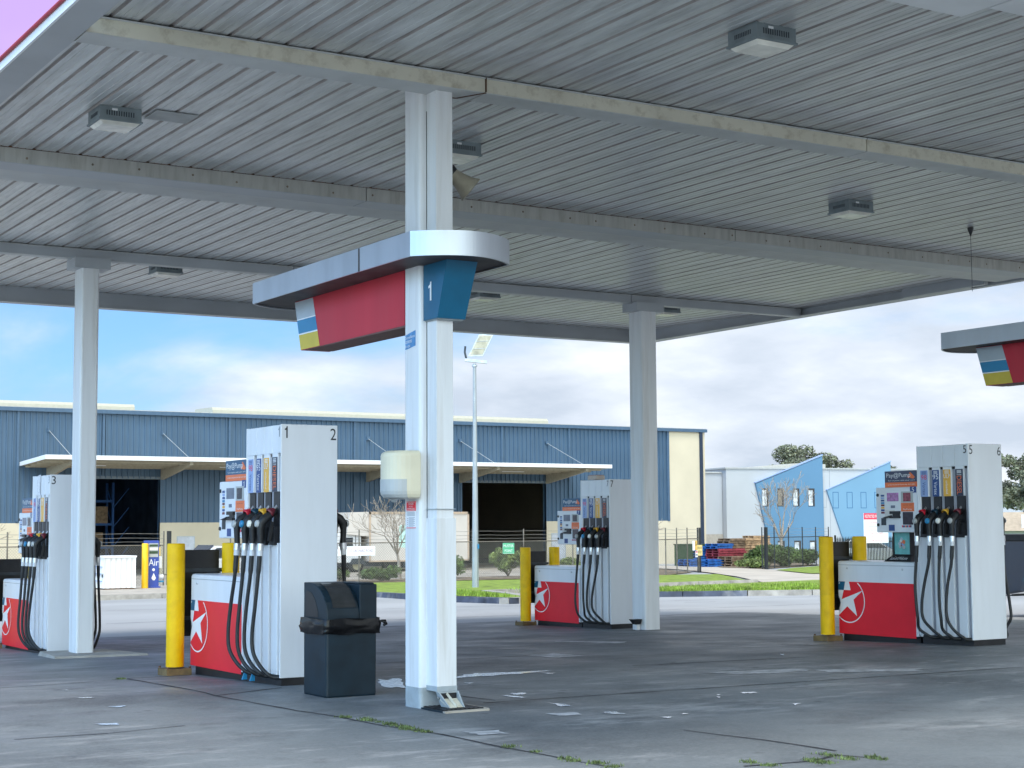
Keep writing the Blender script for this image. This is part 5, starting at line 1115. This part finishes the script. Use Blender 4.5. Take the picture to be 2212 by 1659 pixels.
# ------------------------------------------------------------------ trees and shrubs
def bare_tree(name, label, loc, H_, seed, spread=1.0, lean=0, trunk_r=.12, forks=4, m_=None):
    r = random.Random(seed); t = thing(name, label, 'tree', loc); b = MB(); tw = MB()
    def grow(p, d, ln, rad, lev, out):
        k = 4; pts = [p]; rs = [rad]
        for i in range(k):
            d = (d+Vector((r.gauss(0, .12), r.gauss(0, .12), r.gauss(.05, .08)))).normalized(); p = p+d*ln/k; pts.append(p); rs.append(max(.008*H_/5.5, rad*(1-.45*(i+1)/k)))
        out.tube(pts, rs, m_ or BARK, 6 if lev < 2 else 4, cap=False)
        if lev >= 5: return
        n = forks if lev == 0 else r.choice((2, 3, 3))
        for i in range(n):
            a = r.uniform(0, 6.28) if lev else 6.28*i/n+r.uniform(-.4, .4); tl = r.uniform(.3, .75)*spread
            e1 = d.cross(Vector((0, 0, 1)) if abs(d.z) < .95 else Vector((1, 0, 0))).normalized(); e2 = d.cross(e1)
            nd = (d*math.cos(tl)+(e1*math.cos(a)+e2*math.sin(a))*math.sin(tl)+Vector((0, 0, .12))).normalized()
            st = pts[-1] if i < 2 or lev == 0 else pts[r.choice((2, 3))]
            grow(st, nd, ln*r.uniform(.62, .88), rs[-1]*r.uniform(.6, .85), lev+1, b if lev < 1 else tw)
    grow(Vector((0, 0, -.1)), Vector((lean, 0, 1)).normalized(), H_*.2, trunk_r, 0, b)
    b.build('trunk', t); tw.build('crown', t); return t
bare_tree('bare_tree', 'leafless pale tree in front of the white truck', (34.6, 66.2, -.85), 6.2, 11, 1.15, .1, .11, 6)
bare_tree('bare_tree', 'leafless forked tree in front of the dark blue panel', (66.2, 77, -.88), 8.0, 41, 1.1, -.05, .17, 5)
bare_tree('bare_tree', 'leafless tree against the cream wall right of the back column', (47.6, 66.8, -.85), 5.6, 57, 1.1, .0, .09, 4)
bare_tree('bare_tree', 'leafless tree at the left edge beside pump 3', (14.4, 63.5, -.85), 5.8, 77, 1.1, .1, .10, 4)

def leaf_cloud(name, parent, clumps, m_, n, size, seed, loc=(0, 0, 0)):
    """clumps: (centre, radii) ellipsoids; small leaf faces scattered through their volume, denser outside"""
    r = random.Random(seed); b = MB(); tot = sum(c[1][0]*c[1][1]*c[1][2] for c in clumps)
    for c, rad in clumps:
        for i in range(int(n*rad[0]*rad[1]*rad[2]/tot)):
            d = Vector((r.gauss(0, 1), r.gauss(0, 1), r.gauss(0, 1))).normalized()*(r.random()**.42)
            p = Vector((c[0]+d.x*rad[0], c[1]+d.y*rad[1], c[2]+d.z*rad[2])); s = size*r.uniform(.6, 1.5)
            u = Vector((r.gauss(0, 1), r.gauss(0, 1), r.gauss(0, .7))).normalized(); v = u.cross(Vector((r.gauss(0, 1), r.gauss(0, 1), r.gauss(0, 1)))).normalized()
            b.face([p-u*s, p+v*s*.45, p+u*s, p-v*s*.45], m_)
    return b.build(name, parent, loc)
def leafy_tree(name, label, loc, H_, Rc, seed, m_, n=9000, leaf=.14, th=.5):
    r = random.Random(seed); t = thing(name, label, 'tree', loc); b = MB(); cl = []
    b.tube([(0, 0, -.3), (.1, 0, H_*.25), (-.1, .1, H_*.5)], [H_*.028, H_*.022, H_*.016], BARKD, 8)
    for i in range(30):
        a = r.uniform(0, 6.28); d = Rc*math.sqrt(r.random())*.85; z = H_*(th+.08)+(H_*(1-th)*.75)*r.random()*(1-.55*(d/Rc)**2)
        p = Vector((math.cos(a)*d, math.sin(a)*d, z)); q = Rc*r.uniform(.13, .27); cl.append((p, (q, q, q*.62)))
        mid = Vector((p.x*.4, p.y*.4, H_*.5+(z-H_*.5)*.4)); b.tube([(-.1*0, 0, H_*.42), mid, p], [H_*.012, H_*.008, H_*.003], BARKD, 5)
    b.build('trunk', t); leaf_cloud('crown', t, cl, m_, n, leaf, seed+1); return t
leafy_tree('gum_tree', 'dark rounded gum tree rising behind the blue panelled building', (94.0, 106.5, -1), 9.6, 5.8, 5, LEAF, 26000, .13, .42)
leafy_tree('gum_tree', 'tall grey green gum tree at the right edge', (66.3, 56.5, -.85), 8.2, 3.9, 9, LEAF, 34000, .085, .3)
leafy_tree('gum_tree', 'thin far gum tree right of the blue panel peak', (101.5, 104.0, -1), 7.8, 3.2, 15, LEAF, 9000, .14, .5)
def shrub(name, label, loc, rx, h, seed, m_, n=2500, leaf=.07, ry=None):
    r = random.Random(seed); t = thing(name, label, 'shrub', loc); cl = []; b = MB()
    for i in range(9):
        a = r.uniform(0, 6.28); d = r.random()**.6; q = rx*r.uniform(.35, .5); p = Vector((math.cos(a)*d*rx*.62, math.sin(a)*d*(ry or rx)*.62, h*r.uniform(.3, .68)))
        cl.append((p, (q, q, h*r.uniform(.25, .36)))); b.tube([(0, 0, -.05), p*.5, p], [.025, .018, .008], BARKD, 4)
    b.build('stem', t); leaf_cloud('foliage', t, cl, m_, n, leaf, seed); return t
shrub('shrub', 'rounded olive shrub behind the fence right of the floodlight pole', (36.9, 66.0, -.78), .95, 1.1, 3, LEAFS, 3500)
shrub('shrub', 'upright pale shrub behind the left bollard of pump 7', (40.3, 66.2, -.78), .9, 1.35, 4, LEAFY, 2600)
shrub('shrub', 'pale shrub behind pump 7 terminal', (43.9, 66.4, -.78), 1.0, .85, 6, LEAFY, 2600)
shrub('shrub', 'dense green shrub against the cream wall right of the back column', (49.3, 68.3, -.8), 1.35, 1.15, 7, LEAFS, 4200)
shrub('shrub', 'low weedy shrub under the truck cab behind the fence', (30.2, 64.2, -.78), 1.1, .75, 8, LEAFS, 2200)
shrub('shrub', 'low green shrub left of the leafless tree trunk by the truck', (32.6, 64.0, -.78), 1.2, .62, 12, LEAFS, 2200)
shrub('shrub', 'sparse pale shrub beside the floodlight pole', (35.0, 65.2, -.78), .7, .9, 13, LEAFY, 1200)
shrub('shrub', 'large dark green shrub right of the timber pallets', (60.6, 71.6, -.82), 1.5, 1.3, 14, LEAFS, 5200, .08)
shrub('shrub', 'dark shrub behind the open gate', (62.9, 72.9, -.82), 1.3, 1.2, 16, LEAFS, 4200, .08)
shrub('shrub', 'low pale shrub in front of the timber pallets', (58.6, 70.6, -.82), 1.1, .6, 17, LEAFY, 2600)
shrub('shrub', 'dull olive shrub left of the right-hand yellow bollard', (65.0, 73.2, -.82), 1.1, 1.0, 18, LEAFS, 3200, .08)
shrub('shrub', 'shrub behind the palisade fence', (72.5, 73.5, -.82), 1.5, 1.2, 19, LEAFS, 3200, .08)

# ------------------------------------------------------------------ pallets
def pallet(label, loc, rotz, m_, group):
    t = tag(PAL[m_].copy(), label, 'pallet', group); COL.objects.link(t); t.location = loc; t.rotation_euler = (0, 0, rotz); return t
PAL = {}
for m_ in (PALB, PALR, WOOD, WOODO):
    b = MB()
    for y in (-.55, 0, .55): b.box(-.58, y-.045, .02, .58, y+.045, .12, m_)
    for i in range(7): x = -.58+i*.172; b.box(x, -.58, .121, x+.13, .58, .143, m_)
    for x in (-.58, -.065, .45): b.box(x, -.58, 0, x+.13, .58, .019, m_)
    PAL[m_] = b.build('pallet'); COL.objects.unlink(PAL[m_])
r = random.Random(2)
def stack(n, x, y, m_, label, z0=-.87, rot=0):
    for k in range(n): pallet(label, (x+r.uniform(-.04, .04), y+r.uniform(-.04, .04), z0+.146*k), R(rot+r.uniform(-3, 3)), m_, label+' stack')
stack(3, 58.7, 76.0, PALB, 'blue pallet in the low stack at far left of the pallets')
stack(3, 59.75, 75.7, PALB, 'blue pallet in the low front stack behind the gate post')
stack(8, 60.75, 77.6, PALB, 'blue pallet in the tall stack behind the gate post')
stack(7, 61.0, 76.3, PALR, 'red pallet in the stack left of the timber ones'); stack(2, 60.9, 76.3, PALB, 'blue pallet lying on top of the red stack', -.87+7*.146)
stack(7, 62.1, 76.6, PALR, 'red pallet in the second red stack'); stack(4, 62.1, 76.6, WOODO, 'weathered pallet on top of the second red stack', -.87+7*.146)
stack(11, 63.3, 76.7, WOOD, 'timber pallet in the tall middle timber stack')
stack(12, 64.5, 77.2, WOOD, 'timber pallet in the tallest stack beside the gate')
stack(4, 60.75, 74.9, WOODO, 'weathered pallet in the low front stack', -.87, 8); stack(4, 61.95, 75.2, WOOD, 'timber pallet in the low front stack by the shrub')
b = MB(); b.box(-.8, -.6, 0, .8, .6, 1.25, ELEC); b.box(-.84, -.64, 1.25, .84, .64, 1.3, ELEC); b.box(-.01, -.605, .1, .01, -.6, 1.2, PRINTK)
tag(b.build('electrical_cabinet', None, (60.5, 78.4, -.88), local=True), 'dark green cabinet behind the blue pallets at the cream wall', 'cabinet')
t = thing('white_post', 'short white marker post with yellow top on the right grass', 'post', (58.9, 65.2, -.78)); b = MB(); b.box(-.06, -.06, 0, .06, .06, .85, CARW); b.build('post', t); b = MB(); b.box(-.065, -.065, .85, .065, .065, .92, LENS); b.build('cap', t)

# ------------------------------------------------------------------ pale building with slanting blue panels
B2 = thing('panel_building', 'pale grey building with two slanting blue wall panels', 'building', (70, 92, -.9), -R(11.5)); ZB = .9
def bq(b, pts, y0, y1, m_): b.hexa([(x, y0, z+ZB) for x, z in pts], [(x, y1, z+ZB) for x, z in pts], m_)
b = MB(); bq(b, [(3.7, -1.2), (24, -1.2), (24, 5.5), (3.7, 5.5)], .02, 14, BGREY); bq(b, [(12.02, -1), (12.05, -1), (12.05, 5.5), (12.02, 5.5)], .012, .02, PRINTG)
bq(b, [(17.2, -1), (30, -1), (30, 4.6), (17.2, 4.6)], .5, 12, BGREY2)
bq(b, [(11.5, 2.75), (11.75, 2.75), (11.75, 3.9), (11.5, 3.9)], .012, .02, PRINTG); bq(b, [(11.5, 2.78), (11.72, 2.78), (11.72, 3.87), (11.5, 3.87)], .009, .018, BGREY); b.build('wall', B2)
b = MB(); bq(b, [(-3, -1.2), (3.66, -1.2), (3.66, 5.2), (-3, 5.2)], .6, 12, BGREY2); bq(b, [(-3, -1.2), (3.66, -1.2), (3.66, .9), (-3, .9)], .55, .6, mat('tan_panel', (.36, .33, .29), .7)); b.build('low_wing', B2)
b = MB(); bq(b, [(3.6, 5.5), (24.1, 5.5), (24.1, 5.6), (3.6, 5.6)], -.06, 14, GREYP); bq(b, [(-3, 5.2), (3.6, 5.2), (3.6, 5.3), (-3, 5.3)], .5, 12, GREYP); bq(b, [(7.5, 5.6), (13.5, 5.6), (13.5, 6.0), (11, 6.05), (7.5, 5.75)], 3, 9, ROOFC); b.build('parapet', B2)
b = MB(); bq(b, [(6.9, -1.2), (11.42, -1.2), (11.38, 6.45), (5.96, 4.46), (6.85, .6)], -.16, .02, BBLUE1); bp = b.build('blue_panel', B2)
b = MB(); b.hexa([(5.9, -.2, 4.5+ZB), (11.42, -.2, 6.5+ZB), (11.42, .1, 6.5+ZB), (5.9, .1, 4.5+ZB)], [(5.9, -.2, 4.56+ZB), (11.42, -.2, 6.58+ZB), (11.42, .1, 6.58+ZB), (5.9, .1, 4.56+ZB)], LBLUE); b.build('capping', bp)
b = MB(); bq(b, [(13.6, -1.2), (17.06, -1.2), (17.1, 6.06), (11.74, 3.98), (12.93, .65)], -.12, .02, BBLUE2); bp2 = b.build('blue_panel', B2)
b = MB(); b.hexa([(11.7, -.16, 4.0+ZB), (17.15, -.16, 6.1+ZB), (17.15, .1, 6.1+ZB), (11.7, .1, 4.0+ZB)], [(11.7, -.16, 4.05+ZB), (17.15, -.16, 6.17+ZB), (17.15, .1, 6.17+ZB), (11.7, .1, 4.05+ZB)], LBLUE); b.build('capping', bp2)
def win(x0, x1, z0, z1, y, glass, par):
    b = MB(); bq(b, [(x0, z0), (x1, z0), (x1, z1), (x0, z1)], y-.006, y+.02, WINF); w = b.build('window', B2)
    b = MB(); bq(b, [(x0+.03, z0+.06), (x1-.17, z0+.06), (x1-.17, z1-.12), (x0+.03, z1-.12)], y-.012, y, glass); b.build('pane', w)
for i, x in enumerate((6.42, 7.65, 8.91, 10.15)): win(x, x+.53, 2.83, 4.12, -.16, WINB if i == 1 else WING, bp)
for x in (7.62, 8.94, 10.2): win(x, x+.55, -.75, .40, -.16, WING, bp)
OUT = mat('blue_outline', (.02, .11, .25), .5)
for x in (12.19, 13.35, 14.51, 15.67):
    b = MB(); z0, z1, x1 = 2.70, 3.87, x+.48
    for q in ([(x, z0), (x1, z0), (x1, z0+.04), (x, z0+.04)], [(x, z1-.04), (x1, z1-.04), (x1, z1), (x, z1)], [(x, z0), (x+.04, z0), (x+.04, z1), (x, z1)], [(x1-.04, z0), (x1, z0), (x1, z1), (x1-.04, z1)]): bq(b, q, -.126, -.118, OUT)
    b.build('window_outline', B2)
# the far cream building with the company sign
B3 = thing('office_building', 'cream roofed building with a white company sign at the right edge', 'building', (72.9, 62.9, -.85), R(-46))
b = MB(); b.box(-3.2, 0, -.3, 16, 8, 1.95, BGREY); b.build('wall', B3); b = MB(); b.hexa([(-3.5, -.4, 1.95), (16.2, -.4, 1.95), (16.2, 8.4, 1.95), (-3.5, 8.4, 1.95)], [(-2.5, 1.6, 3.0), (15, 1.6, 3.0), (15, 6.4, 3.0), (-2.5, 6.4, 3.0)], mat('tan_roof', (.42, .33, .24), .7)); b.build('roof', B3)
b = MB(); b.box(-3.2, -.06, 1.95, 16, .0, 2.05, CREAM); b.build('gutter', B3)
b = MB(); b.box(-1.0, -.08, 2.0, 3.2, -.02, 2.85, SIGNW); ip = mat('company_print', (.03, .05, .18), .5); b.text('iconic', (.55, -.085, 2.50), XX, ZZ, .95, .32, ip); b.text('solutions', (.6, -.085, 2.18), XX, ZZ, .85, .1, ip); b.build('company_sign', B3)
